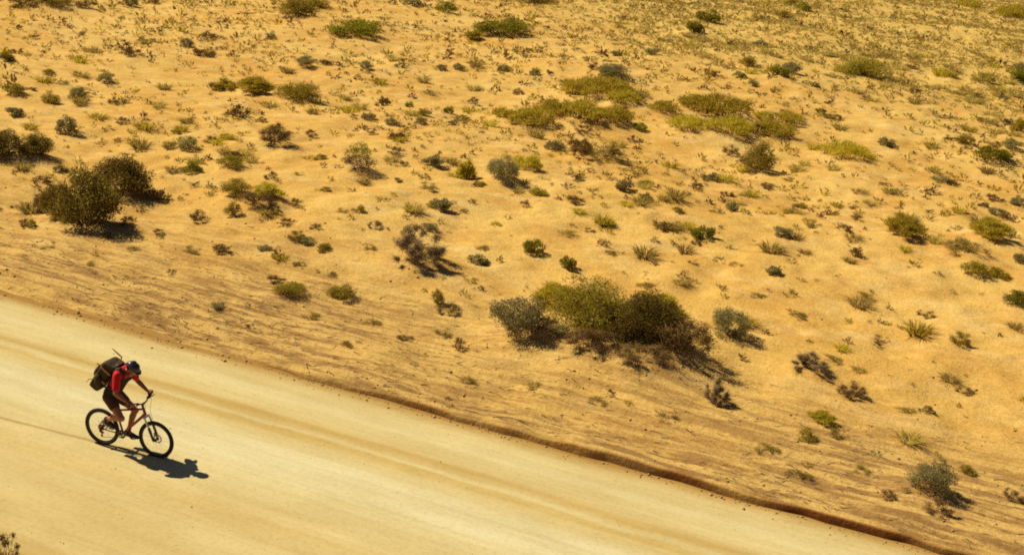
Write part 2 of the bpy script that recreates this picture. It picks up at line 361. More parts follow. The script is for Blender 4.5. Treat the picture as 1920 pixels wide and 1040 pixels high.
    (13.68, 35.18, 1.55, 0.40, 'straw', 'wispy pale yellow grass clump below the bright yellow pair'),
    (13.38, 33.30, 0.93, 0.43, 'olive', 'dark-based olive bush under the wispy pale grass clump'),
    (14.14, 33.37, 0.81, 0.31, 'broom', 'mid-sized flat yellow-green bush right of the dark-based olive bush'),
    (15.76, 44.92, 0.78, 0.26, 'scrub', 'mid-sized flat dark twiggy scrub behind the bright yellow pair'),
    (18.11, 44.59, 0.73, 0.30, 'scrub', 'mid-sized dark twiggy scrub in front of the bright green edge bush'),
    (17.43, 42.47, 0.74, 0.28, 'sage', 'mid-sized flat grey-green sagebrush in front of the bright green edge bush'),
    (17.27, 43.37, 0.48, 0.20, 'sage', 'small grey-green sagebrush in front of the bright green edge bush'),
    (16.17, 41.73, 0.46, 0.15, 'scrub', 'small flat dark twiggy scrub right of the bright yellow pair'),
    (15.39, 34.99, 0.59, 0.26, 'sage', 'mid-sized grey-green sagebrush right of the dark-based olive bush'),
    (13.76, 30.72, 0.95, 0.38, 'mound', 'broad flat green low shrub right of the dark-based olive bush'),
    (10.89, 29.54, 0.64, 0.17, 'scrub', 'mid-sized flat dark twiggy scrub in front of the dark-based olive bush'),
    (11.07, 27.56, 0.55, 0.30, 'olive', 'mid-sized olive bush in front of the dark-based olive bush'),
    (5.06, 32.13, 0.39, 0.18, 'straw', 'small straw grass clump behind the lone blue-grey sagebrush'),
    (7.24, 31.91, 0.42, 0.11, 'scrub', 'small flat dark twiggy scrub behind the lone blue-grey sagebrush'),
    (4.49, 22.92, 0.69, 0.59, 'dead', 'round grey twiggy bush with a dark core, close to the road verge'),
    (7.57, 23.99, 0.76, 0.36, 'scrub', 'dark low scrub at the end of a grey streak of brush'),
    (6.83, 24.98, 1.06, 0.38, 'dead', 'grey streak of low brush on the slope above the road'),
    (6.05, 21.42, 0.44, 0.25, 'olive', 'small olive bush in front of the streak of grey brush'),
    (6.60, 22.36, 0.61, 0.28, 'broom', 'mid-sized yellow-green bush in front of the streak of grey brush'),
    (6.72, 21.72, 0.42, 0.19, 'straw', 'small straw grass clump in front of the streak of grey brush'),
    (7.85, 19.53, 0.93, 0.61, 'sage', 'big blue-green sagebrush with a black side, low near the road'),
    (7.79, 18.75, 0.60, 0.32, 'scrub', 'black scrub added as the shadow under the roadside blue-green sagebrush'),  # dark plant added in place of the sagebrush's shadow
    (9.48, 19.67, 0.45, 0.23, 'scrub', 'small dark twiggy scrub right of the roadside blue-green sagebrush'),
    (8.93, 20.57, 0.36, 0.21, 'olive', 'small olive bush right of the roadside blue-green sagebrush'),
    (7.07, 19.20, 0.42, 0.16, 'scrub', 'small flat dark twiggy scrub left of the roadside blue-green sagebrush'),
    (-6.96, 14.98, 0.40, 0.44, 'scrub', 'brown twiggy plant on the near road edge, cut by the picture corner'),
    (-3.48, 24.25, 0.54, 0.14, 'straw', 'second small flat straw grass clump in front of the dark-footed verge bush'),
    (-3.14, 26.07, 0.50, 0.13, 'straw', 'nearest small flat straw grass clump in front of the dark-footed verge bush'),
    (-2.29, 25.13, 0.48, 0.13, 'scrub', 'small flat dark twiggy scrub right of the dark-footed verge bush'),
    (-4.63, 28.87, 0.46, 0.13, 'straw', 'small flat straw grass clump behind the dark-footed verge bush'),
    (-5.53, 29.23, 0.41, 0.14, 'straw', 'small flat straw grass clump left of the dark-footed verge bush'),
    (-0.88, 31.70, 0.51, 0.15, 'straw', 'second small flat straw grass clump left of the two green clumps'),
    (-0.61, 34.37, 0.48, 0.17, 'straw', 'nearest small flat straw grass clump left of the two green clumps'),
    (2.82, 32.51, 0.55, 0.14, 'straw', 'small flat straw grass clump right of the two green clumps'),
    (3.52, 29.83, 0.56, 0.15, 'straw', 'mid-sized flat straw grass clump left of the lone blue-grey sagebrush'),
    (6.49, 29.84, 0.56, 0.15, 'straw', 'mid-sized flat straw grass clump behind the lone blue-grey sagebrush'),
    (7.34, 28.45, 0.59, 0.15, 'straw', 'mid-sized flat straw grass clump right of the lone blue-grey sagebrush'),
    (9.48, 30.53, 0.57, 0.15, 'straw', 'mid-sized flat straw grass clump in front of the bright yellow pair'),
    (9.19, 27.70, 0.53, 0.14, 'straw', 'second small flat straw grass clump behind the streak of grey brush'),
    (7.57, 25.87, 0.54, 0.14, 'straw', 'nearest small flat straw grass clump behind the streak of grey brush'),
    (8.59, 23.32, 0.56, 0.15, 'straw', 'mid-sized flat straw grass clump right of the streak of grey brush'),
    (10.41, 24.98, 0.53, 0.14, 'scrub', 'small flat dark twiggy scrub right of the streak of grey brush'),
    (5.19, 20.85, 0.57, 0.15, 'straw', 'mid-sized flat straw grass clump in front of the round grey twig bush'),
    (5.62, 19.90, 0.55, 0.14, 'straw', 'mid-sized flat straw grass clump left of the roadside blue-green sagebrush'),
    (6.88, 20.22, 0.44, 0.12, 'straw', 'small flat straw grass clump left of the roadside blue-green sagebrush'),
    (3.33, 21.83, 0.53, 0.14, 'straw', 'nearest small flat straw grass clump left of the round grey twig bush'),
    (1.96, 22.37, 0.54, 0.14, 'straw', 'second small flat straw grass clump left of the round grey twig bush'),
    (0.64, 22.98, 0.51, 0.13, 'straw', 'nearest small flat straw grass clump in front of the giant olive thicket'),
    (-0.70, 23.04, 0.49, 0.13, 'straw', 'second small flat straw grass clump in front of the giant olive thicket'),
    (6.29, 32.30, 0.51, 0.13, 'straw', 'small flat straw grass clump behind the lone blue-grey sagebrush'),
    (5.09, 36.99, 0.51, 0.19, 'olive', 'small flat olive bush left of the black-footed olive bush'),
    (4.39, 40.87, 0.64, 0.24, 'olive', 'mid-sized flat olive bush right of the rusty scrub'),
    (5.79, 39.95, 0.44, 0.18, 'scrub', 'small dark twiggy scrub left of the black-footed olive bush'),
    (6.44, 37.94, 0.49, 0.16, 'straw', 'second small flat straw grass clump in front of the black-footed olive bush'),
    (8.12, 41.64, 0.53, 0.18, 'straw', 'nearest small flat straw grass clump in front of the black-footed olive bush'),
    (10.42, 45.44, 0.58, 0.20, 'straw', 'mid-sized flat straw grass clump right of the black-footed olive bush'),
    (10.01, 41.39, 0.57, 0.21, 'olive', 'mid-sized flat olive bush in front of the black-footed olive bush'),
    (12.10, 42.12, 0.62, 0.21, 'straw', 'nearest mid-sized flat straw grass clump left of the bright yellow pair'),
    (14.26, 45.83, 0.63, 0.20, 'straw', 'mid-sized flat straw grass clump in front of the pale washed-out bush'),
    (-3.93, 30.58, 0.49, 0.17, 'straw', 'small flat straw grass clump left of the dead grey bush'),
    (-5.62, 31.91, 0.42, 0.16, 'scrub', 'small flat dark twiggy scrub right of the long olive bush'),
    (-5.16, 33.67, 0.50, 0.13, 'straw', 'small flat straw grass clump in front of the green-topped round bush'),
    (-6.04, 35.95, 0.43, 0.15, 'olive', 'small flat olive bush in front of the green-topped round bush'),
    (-7.24, 37.79, 0.45, 0.16, 'straw', 'small flat straw grass clump in front of the blue-black scrub'),
    (-7.00, 40.36, 0.48, 0.21, 'olive', 'small olive bush left of the green-topped round bush'),
    (-1.65, 35.41, 0.39, 0.16, 'scrub', 'small flat dark twiggy scrub in front of the black-based sagebrush'),
    (-1.32, 38.34, 0.46, 0.17, 'olive', 'small flat olive bush left of the black-based sagebrush'),
    (-9.94, 29.56, 0.42, 0.11, 'straw', 'third small flat straw grass clump in front of the tall ragged olive bush'),
    (-10.55, 28.17, 0.40, 0.11, 'straw', 'second small flat straw grass clump in front of the tall ragged olive bush'),
    (-12.02, 29.14, 0.41, 0.11, 'straw', 'nearest small flat straw grass clump in front of the tall ragged olive bush'),
    (-13.21, 31.02, 0.26, 0.27, 'olive', 'tiny upright olive bush left of the tall ragged olive bush'),
    (-14.51, 32.87, 0.25, 0.13, 'scrub', 'tiny dark twiggy scrub left of the tall ragged olive bush'),
    (0.80, 25.26, 1.09, 0.28, 'scrub', 'dry brown twigs sprawling between the two left bushes of the giant olive thicket'),
    (1.93, 24.52, 1.42, 0.37, 'scrub', 'reddish brown dry skirt along the foot of the great yellow bush'),
    (2.90, 24.07, 1.28, 0.33, 'scrub', 'dry brown scrub in front of the shaggy dark olive bush'),
    (-12.70, 31.79, 1.19, 0.92, 'ragged', 'low brown-olive shoot spreading from the tall ragged olive bush towards the road'),
]
# labels of the tufts that show largest, in the order of scatter_tufts()
TUFT_LABELS = [
    'mid-sized yellow-green tuft behind the streak of grey brush',
    'mid-sized bleached grass tuft behind the roadside blue-green sagebrush',
    'nearest mid-sized straw grass tuft right of the two green clumps',
    'nearest mid-sized straw grass tuft behind the lone blue-grey sagebrush',
    'mid-sized straw grass tuft left of the tall ragged olive bush',
    'mid-sized yellow-green tuft right of the lone blue-grey sagebrush',
    'second mid-sized brown twiggy tuft right of the tall ragged olive bush',
    'mid-sized bleached grass tuft left of the dark-based olive bush',
    'nearest mid-sized bleached grass tuft behind the bright yellow pair',
    'mid-sized straw grass tuft in front of the rusty scrub',
    'mid-sized brown twiggy tuft in front of the long olive bush',
    'mid-sized brown twiggy tuft left of the tall ragged olive bush',
    'mid-sized straw grass tuft behind the dark-based olive bush',
    'mid-sized straw grass tuft behind the tall ragged olive bush',
    'mid-sized yellow-green tuft right of the two green clumps',
    'second mid-sized straw grass tuft right of the two green clumps',
    'mid-sized bleached grass tuft left of the tall ragged olive bush',
    'mid-sized bleached grass tuft behind the dead grey bush',
    'mid-sized grey-green tuft left of the black-based sagebrush',
    'mid-sized grey-green tuft left of the two green clumps',
    'small bleached grass tuft right of the streak of grey brush',
    'mid-sized yellow-green tuft left of the far double clump',
    'second mid-sized straw grass tuft behind the lone blue-grey sagebrush',
    'mid-sized grey-green tuft left of the black-footed olive bush',
    'mid-sized straw grass tuft left of the black-footed olive bush',
    'mid-sized grey-green tuft behind the darkest edge bush',
    'mid-sized brown twiggy tuft right of the green-topped round bush',
    'mid-sized straw grass tuft in front of the long olive bush',
    'mid-sized yellow-green tuft right of the darkest edge bush',
    'mid-sized grey-green tuft behind the dead grey bush',
    'second mid-sized yellow-green tuft left of the black-footed olive bush',
    'mid-sized brown twiggy tuft left of the bright yellow pair',
    'third mid-sized yellow-green tuft left of the black-footed olive bush',
    'mid-sized brown twiggy tuft left of the blue-black scrub',
    'second mid-sized brown twiggy tuft left of the bright green edge bush',
    'mid-sized brown twiggy tuft right of the two green clumps',
    'second mid-sized straw grass tuft right of the darkest edge bush',
    'nearest mid-sized brown twiggy tuft right of the tall ragged olive bush',
    'mid-sized bleached grass tuft left of the bright yellow pair',
    'mid-sized straw grass tuft left of the rusty scrub',
    'small grey-green tuft right of the giant olive thicket',
    'nearest mid-sized straw grass tuft right of the rusty scrub',
    'small yellow-green tuft in front of the dead grey bush',
    'mid-sized yellow-green tuft behind the green-topped round bush',
    'second mid-sized bleached grass tuft behind the bright yellow pair',
    'mid-sized brown twiggy tuft behind the dark-based olive bush',
    'nearest mid-sized yellow-green tuft behind the black-based sagebrush',
    'mid-sized straw grass tuft in front of the far double clump',
    'small yellow-green tuft behind the streak of grey brush',
    'mid-sized bleached grass tuft behind the black-based sagebrush',
    'second mid-sized yellow-green tuft behind the darkest edge bush',
    'mid-sized bleached grass tuft right of the black-footed olive bush',
    'nearest mid-sized brown twiggy tuft right of the rusty scrub',
    'mid-sized straw grass tuft in front of the darkest edge bush',
    'mid-sized brown twiggy tuft behind the long olive bush',
    'small grey-green tuft behind the dark-footed verge bush',
    'mid-sized grey-green tuft in front of the rusty scrub',
    'mid-sized straw grass tuft behind the bright yellow pair',
    'nearest mid-sized straw grass tuft behind the green-topped round bush',
    'nearest mid-sized yellow-green tuft left of the black-footed olive bush',
    'mid-sized bleached grass tuft right of the rusty scrub',
    'mid-sized brown twiggy tuft behind the black-footed olive bush',
    'second mid-sized bleached grass tuft in front of the pale washed-out bush',
    'mid-sized grey-green tuft right of the pale washed-out bush',
    'nearest mid-sized yellow-green tuft behind the darkest edge bush',
    'mid-sized straw grass tuft left of the black-based sagebrush',
    'second mid-sized straw grass tuft in front of the bright broom patch',
    'nearest mid-sized brown twiggy tuft left of the bright green edge bush',
    'second mid-sized brown twiggy tuft behind the bright green edge bush',
    'nearest mid-sized bleached grass tuft behind the bright green edge bush',
    'nearest mid-sized brown twiggy tuft left of the far double clump',
    'nearest broad bleached grass tuft behind the bright green edge bush',
    'second mid-sized straw grass tuft left of the bright green edge bush',
    'third small straw grass tuft left of the bright yellow pair',
    'small straw grass tuft right of the two green clumps',
    'third mid-sized bleached grass tuft behind the bright green edge bush',
    'mid-sized bleached grass tuft in front of the far corner shrub',
    'third broad bleached grass tuft behind the bright green edge bush',
    'second mid-sized yellow-green tuft behind the black-based sagebrush',
    'mid-sized straw grass tuft in front of the black-footed olive bush',
    'second mid-sized straw grass tuft right of the far double clump',
    'second mid-sized straw grass tuft left of the far double clump',
    'second broad bleached grass tuft behind the bright green edge bush',
    'broad straw grass tuft behind the bright green edge bush',
    'mid-sized brown twiggy tuft left of the black-footed olive bush',
    'nearest mid-sized straw grass tuft behind the far double clump',
    'fourth broad bleached grass tuft behind the bright green edge bush',
    'broad yellow-green tuft behind the bright green edge bush',
    'mid-sized brown twiggy tuft left of the rusty scrub',
    'mid-sized yellow-green tuft in front of the black-footed olive bush',
    'second broad flat brown twiggy tuft right of the long low olive shrub',
    'second mid-sized straw grass tuft behind the far double clump',
    'mid-sized bleached grass tuft left of the blue-black scrub',
    'nearest mid-sized bleached grass tuft right of the long low olive shrub',
    'second mid-sized bleached grass tuft behind the bright green edge bush',
    'second mid-sized brown twiggy tuft in front of the rusty scrub',
    'second small brown twiggy tuft left of the bright yellow pair',
    'mid-sized straw grass tuft right of the bright broom patch',
    'nearest small straw grass tuft left of the long olive bush',
    'third broad bleached grass tuft right of the long low olive shrub',
    'mid-sized bleached grass tuft left of the far double clump',
    'mid-sized straw grass tuft in front of the bright green edge bush',
    'nearest broad bleached grass tuft right of the long low olive shrub',
    'second mid-sized straw grass tuft behind the pale washed-out bush',
    'second mid-sized straw grass tuft right of the rusty scrub',
    'fourth broad flat bleached grass tuft right of the long low olive shrub',
    'fifth broad bleached grass tuft behind the bright green edge bush',
    'small bleached grass tuft right of the bright yellow pair',
    'nearest mid-sized bleached grass tuft right of the bright broom patch',
    'mid-sized bleached grass tuft left of the second broom patch',
    'mid-sized yellow-green tuft in front of the far corner shrub',
    'nearest mid-sized straw grass tuft left of the far double clump',
    'mid-sized brown twiggy tuft behind the green-topped round bush',
    'nearest mid-sized straw grass tuft behind the pale washed-out bush',
    'small straw grass tuft in front of the dark-based olive bush',
    'small straw grass tuft in front of the tall ragged olive bush',
    'second mid-sized grey-green tuft right of the bright broom patch',
    'broad yellow-green tuft left of the long low olive shrub',
    'small grey-green tuft behind the lone blue-grey sagebrush',
    'second mid-sized bleached grass tuft in front of the long low olive shrub',
    'mid-sized straw grass tuft in front of the far corner shrub',
    'mid-sized yellow-green tuft in front of the wide green dome',
    'mid-sized grey-green tuft right of the second broom patch',
    'small brown twiggy tuft right of the two green clumps',
    'fourth mid-sized bleached grass tuft behind the bright green edge bush',
    'nearest broad flat bleached grass tuft left of the long low olive shrub',
    'small bleached grass tuft behind the lone blue-grey sagebrush',
    'second broad flat bleached grass tuft left of the long low olive shrub',
    'second small yellow-green tuft in front of the black-footed olive bush',
    'mid-sized yellow-green tuft right of the green-topped round bush',
    'small yellow-green tuft behind the dead grey bush',
    'mid-sized brown twiggy tuft in front of the far corner shrub',
    'nearest mid-sized yellow-green tuft left of the blue-black scrub',
    'mid-sized flat bleached grass tuft behind the bright green edge bush',
    'small yellow-green tuft left of the black-based sagebrush',
    'small straw grass tuft behind the streak of grey brush',
    'mid-sized yellow-green tuft right of the bright yellow pair',
    'nearest broad flat straw grass tuft behind the long low olive shrub',
    'small bleached grass tuft right of the green-topped round bush',
    'mid-sized grey-green tuft in front of the bright green edge bush',
    'mid-sized straw grass tuft behind the black-based sagebrush',
    'second mid-sized bleached grass tuft right of the bright broom patch',
    'mid-sized yellow-green tuft behind the bright green edge bush',
    'nearest broad flat brown twiggy tuft right of the long low olive shrub',
    'small brown twiggy tuft behind the tall ragged olive bush',
    'nearest mid-sized straw grass tuft right of the far double clump',
    'nearest mid-sized straw grass tuft behind the bright green edge bush',
    'small straw grass tuft behind the long olive bush',
    'second mid-sized straw grass tuft in front of the long green mound',
    'small bleached grass tuft behind the long olive bush',
    'mid-sized brown twiggy tuft in front of the black-footed olive bush',
    'small yellow-green tuft behind the tall ragged olive bush',
    'second small yellow-green tuft right of the two green clumps',
    'nearest mid-sized brown twiggy tuft in front of the rusty scrub',
    'mid-sized flat bleached grass tuft right of the long low olive shrub',
    'nearest small grey-green tuft behind the tall ragged olive bush',
    'mid-sized bleached grass tuft in front of the long green mound',
    'mid-sized flat straw grass tuft right of the long low olive shrub',
    'second broad bleached grass tuft left of the long low olive shrub',
    'mid-sized straw grass tuft left of the blue-black scrub',
    'third broad bleached grass tuft left of the long low olive shrub',
    'nearest mid-sized bleached grass tuft in front of the pale washed-out bush',
    'mid-sized bleached grass tuft right of the far corner shrub',
    'small brown twiggy tuft in front of the black-footed olive bush',
    'nearest broad flat bleached grass tuft right of the long low olive shrub',
    'nearest mid-sized brown twiggy tuft behind the bright green edge bush',
    'fourth broad bleached grass tuft left of the long low olive shrub',
    'small grey-green tuft in front of the rusty scrub',
    'broad bleached grass tuft right of the far green pair',
    'fifth broad flat bleached grass tuft right of the long low olive shrub',
    'second small straw grass tuft left of the long olive bush',
    'nearest mid-sized straw grass tuft right of the darkest edge bush',
    'nearest broad bleached grass tuft behind the long low olive shrub',
    'small straw grass tuft in front of the green-topped round bush',
    'fifth broad bleached grass tuft left of the long low olive shrub',
    'mid-sized grey-green tuft behind the rusty scrub',
    'small straw grass tuft in front of the black-based sagebrush',
    'second mid-sized straw grass tuft behind the green-topped round bush',
    'small brown twiggy tuft left of the tall ragged olive bush',
    'small yellow-green tuft left of the dark-footed verge bush',
    'second broad flat bleached grass tuft right of the long low olive shrub',
    'mid-sized brown twiggy tuft right of the far corner shrub',
    'nearest mid-sized straw grass tuft in front of the bright broom patch',
    'second mid-sized yellow-green tuft behind the second broom patch',
    'broad brown twiggy tuft in front of the far green pair',
    'second mid-sized yellow-green tuft left of the blue-black scrub',
    'mid-sized brown twiggy tuft behind the far double clump',
    'mid-sized straw grass tuft right of the far corner shrub',
    'third small straw grass tuft left of the long olive bush',
    'fifth broad bleached grass tuft right of the long low olive shrub',
    'small bleached grass tuft behind the bright yellow pair',
    'nearest mid-sized grey-green tuft right of the bright broom patch',
    'third mid-sized bleached grass tuft in front of the long low olive shrub',
    'second mid-sized brown twiggy tuft right of the rusty scrub',
    'mid-sized flat grey-green tuft behind the second broom patch',
    'mid-sized straw grass tuft right of the blue-black scrub',
    'third broad flat bleached grass tuft left of the long low olive shrub',
    'nearest broad flat bleached grass tuft behind the long low olive shrub',
    'second mid-sized brown twiggy tuft left of the far double clump',
    'second mid-sized bleached grass tuft right of the long low olive shrub',
    'broad grey-green tuft right of the far green pair',
    'nearest small straw grass tuft left of the bright yellow pair',
    'nearest mid-sized bleached grass tuft in front of the long low olive shrub',
    'mid-sized brown twiggy tuft right of the far double clump',
    'small bleached grass tuft in front of the black-footed olive bush',
    'nearest small yellow-green tuft in front of the black-footed olive bush',
    'second small yellow-green tuft left of the blue-black scrub',
    'nearest broad bleached grass tuft left of the long low olive shrub',
    'second broad flat straw grass tuft behind the long low olive shrub',
    'third mid-sized straw grass tuft right of the far double clump',
    'mid-sized brown twiggy tuft in front of the wide green dome',
    'broad yellow-green tuft in front of the far green pair',
    'fifth mid-sized bleached grass tuft behind the bright green edge bush',
    'fourth broad bleached grass tuft right of the long low olive shrub',
    'second mid-sized straw grass tuft behind the bright green edge bush',
    'nearest mid-sized yellow-green tuft behind the second broom patch',
    'fifth broad bleached grass tuft in front of the far green pair',
    'small brown twiggy tuft right of the long olive bush',
    'second broad bleached grass tuft behind the long low olive shrub',
    'mid-sized brown twiggy tuft right of the darkest edge bush',
    'nearest small brown twiggy tuft left of the bright yellow pair',
    'mid-sized bleached grass tuft behind the far double clump',
    'second broad bleached grass tuft right of the long low olive shrub',
    'second small straw grass tuft left of the bright yellow pair',
    'nearest broad bleached grass tuft in front of the far green pair',
    'mid-sized bleached grass tuft left of the pale washed-out bush',
    'small grey-green tuft in front of the black-footed olive bush',
    'small bleached grass tuft right of the tall ragged olive bush',
    'small bleached grass tuft left of the lone blue-grey sagebrush',
    'second broad flat bleached grass tuft behind the long low olive shrub',
    'nearest mid-sized straw grass tuft left of the bright green edge bush',
    'broad flat yellow-green tuft in front of the far yellow edge shrub',
    'second broad flat bleached grass tuft in front of the far green pair',
    'nearest small yellow-green tuft left of the blue-black scrub',
    'nearest broad flat bleached grass tuft in front of the far green pair',
    'mid-sized straw grass tuft left of the bright broom patch',
    'mid-sized brown twiggy tuft left of the flat grey sagebrush',
    'third broad flat bleached grass tuft right of the long low olive shrub',
    'small yellow-green tuft in front of the bright yellow pair',
    'second small grey-green tuft behind the tall ragged olive bush',
    'tiny brown twiggy tuft right of the streak of grey brush',
    'nearest small yellow-green tuft right of the two green clumps',
    'broad flat bleached grass tuft left of the far green pair',
    'third mid-sized straw grass tuft left of the far double clump',
    'nearest mid-sized straw grass tuft in front of the long green mound',
    'mid-sized straw grass tuft behind the darkest edge bush',
    'fourth broad bleached grass tuft in front of the far green pair',
    'mid-sized straw grass tuft right of the wide green dome',
    'third broad bleached grass tuft in front of the far green pair',
    'small straw grass tuft right of the rusty scrub',
    'fourth mid-sized bleached grass tuft in front of the long low olive shrub',
    'broad yellow-green tuft right of the long low olive shrub',
    'second broad bleached grass tuft in front of the far green pair',
    'small straw grass tuft in front of the pale washed-out bush',
    'mid-sized yellow-green tuft left of the pale washed-out bush',
    'mid-sized bleached grass tuft right of the wide green dome',
    'small straw grass tuft behind the bright yellow pair',
    'mid-sized bleached grass tuft in front of the far green pair',
    'small bleached grass tuft right of the long olive bush',
    'mid-sized brown twiggy tuft behind the darkest edge bush',
]

# ------------------------------------------------------------------ materials
def new_mat(name):
    m = bpy.data.materials.new(name)
    m.use_nodes = True
    nt = m.node_tree
    nt.nodes.clear()
    out = nt.nodes.new('ShaderNodeOutputMaterial')
    return m, nt, out


def nd(nt, typ, **kw):
    n = nt.nodes.new(typ)
    for k, v in kw.items():
        if k in n.inputs.keys():
            n.inputs[k].default_value = v
        else:
            setattr(n, k, v)
    return n


def noise(nt, vec, scale, detail=4, rough=0.55):
    n = nd(nt, 'ShaderNodeTexNoise', Scale=scale, Detail=detail, Roughness=rough)
    nt.links.new(vec, n.inputs['Vector'])
    return n.outputs['Fac']


def mapped(nt, vec, sc):
    m = nd(nt, 'ShaderNodeMapping')
    m.inputs['Scale'].default_value = sc
    nt.links.new(vec, m.inputs['Vector'])
    return m.outputs[0]


def ramp(nt, fac, stops, interp='LINEAR'):
    r = nt.nodes.new('ShaderNodeValToRGB')
    r.color_ramp.interpolation = interp
    el = r.color_ramp.elements
    while len(el) < len(stops):
        el.new(0.5)
    for e, (p, c) in zip(el, stops):
        e.position = p
        e.color = (*c, 1) if len(c) == 3 else c
    nt.links.new(fac, r.inputs[0])
    return r.outputs[0]


def mixc(nt, fac, a, b, mode='MIX'):
    m = nt.nodes.new('ShaderNodeMix')
    m.data_type = 'RGBA'
    m.blend_type = mode
    for sock, v in ((m.inputs[0], fac), (m.inputs[6], a), (m.inputs[7], b)):
        if hasattr(v, 'is_linked'):
            nt.links.new(v, sock)
        elif isinstance(v, (int, float)):
            sock.default_value = v
        else:
            sock.default_value = (*v, 1)
    return m.outputs[2]


def math_n(nt, op, a, b=0.0):
    m = nd(nt, 'ShaderNodeMath', operation=op)
    for sock, v in ((m.inputs[0], a), (m.inputs[1], b)):
        if hasattr(v, 'is_linked'):
            nt.links.new(v, sock)
        else:
            sock.default_value = v
    return m.outputs[0]


def finish(nt, out, color, rough=0.9, bump=None, strength=0.4, dist=0.03, spec=0.15, metal=0.0):
    b = nd(nt, 'ShaderNodeBsdfPrincipled', Roughness=rough, Metallic=metal)
    b.inputs['Specular IOR Level'].default_value = spec
    if hasattr(color, 'is_linked'):
        nt.links.new(color, b.inputs['Base Color'])
    else:
        b.inputs['Base Color'].default_value = (*color, 1)
    if bump is not None:
        bp = nd(nt, 'ShaderNodeBump', Strength=strength, Distance=dist)
        nt.links.new(bump, bp.inputs['Height'])
        nt.links.new(bp.outputs[0], b.inputs['Normal'])
    nt.links.new(b.outputs[0], out.inputs['Surface'])
    return b


def sand_material():
    m, nt, out = new_mat('desert_sand')
    pos = nd(nt, 'ShaderNodeTexCoord').outputs['Object']
    at = nd(nt, 'ShaderNodeAttribute', attribute_name='verge').outputs['Fac']
    dry = nd(nt, 'ShaderNodeAttribute', attribute_name='grassy').outputs['Fac']
    f1 = ramp(nt, noise(nt, pos, 0.11, 5), [(0.38, (0, 0, 0)), (0.62, (1, 1, 1))])
    c = mixc(nt, f1, (0.555, 0.325, 0.080), (0.600, 0.395, 0.118))
    f2 = ramp(nt, noise(nt, pos, 0.55, 6, 0.62), [(0.44, (0, 0, 0)), (0.62, (1, 1, 1))])
    c = mixc(nt, math_n(nt, 'MULTIPLY', f2, 0.6), c, (0.46, 0.245, 0.058))
    f3 = ramp(nt, noise(nt, mapped(nt, pos, (0.35, 1.0, 1)), 1.3, 6, 0.65), [(0.50, (0, 0, 0)), (0.66, (1, 1, 1))])
    c = mixc(nt, math_n(nt, 'MULTIPLY', f3, 0.6), c, (0.62, 0.44, 0.185))
    # graded verge: gravel and grey litter drawn out along the road
    st = ramp(nt, noise(nt, mapped(nt, pos, (0.6, 3.6, 1)), 1.0, 9, 0.72), [(0.45, (0, 0, 0)), (0.56, (1, 1, 1))])
    vg = mixc(nt, st, (0.53, 0.340, 0.110), (0.265, 0.145, 0.052))
    c = mixc(nt, math_n(nt, 'MULTIPLY', at, 0.95), c, vg)
    # fallen straw between the dense far tufts
    lit = ramp(nt, noise(nt, pos, 1.6, 6, 0.7), [(0.40, (0, 0, 0)), (0.60, (1, 1, 1))])
    c = mixc(nt, math_n(nt, 'MULTIPLY', math_n(nt, 'MULTIPLY', lit, dry), 0.7), c, (0.52, 0.395, 0.115))
    # shade of the steep bank face, painted into the sand as dark red-brown
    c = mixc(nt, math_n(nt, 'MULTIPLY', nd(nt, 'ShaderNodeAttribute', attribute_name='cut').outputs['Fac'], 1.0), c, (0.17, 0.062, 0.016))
    # coarse grains
    f4 = ramp(nt, noise(nt, pos, 9.0, 5, 0.7), [(0.36, (0.84, 0.81, 0.76)), (0.60, (1.06, 1.06, 1.06))])
    c = mixc(nt, 1.0, c, f4, 'MULTIPLY')
    h = math_n(nt, 'ADD', noise(nt, pos, 3.5, 8, 0.68), math_n(nt, 'MULTIPLY', noise(nt, pos, 14, 4, 0.6), 0.35))
    h = math_n(nt, 'ADD', h, math_n(nt, 'MULTIPLY', math_n(nt, 'MULTIPLY', noise(nt, mapped(nt, pos, (0.8, 5, 1)), 1.6, 6, 0.65), at), 1.3))
    finish(nt, out, c, 0.95, h, 0.5, 0.10, 0.08)
    return m


TRACK_S, TRACK_N = (float(v_) for v_ in to_sn(-6.954, 18.905))
TRACK_SLOPE = math.tan(math.radians(23.0 - 16.9))


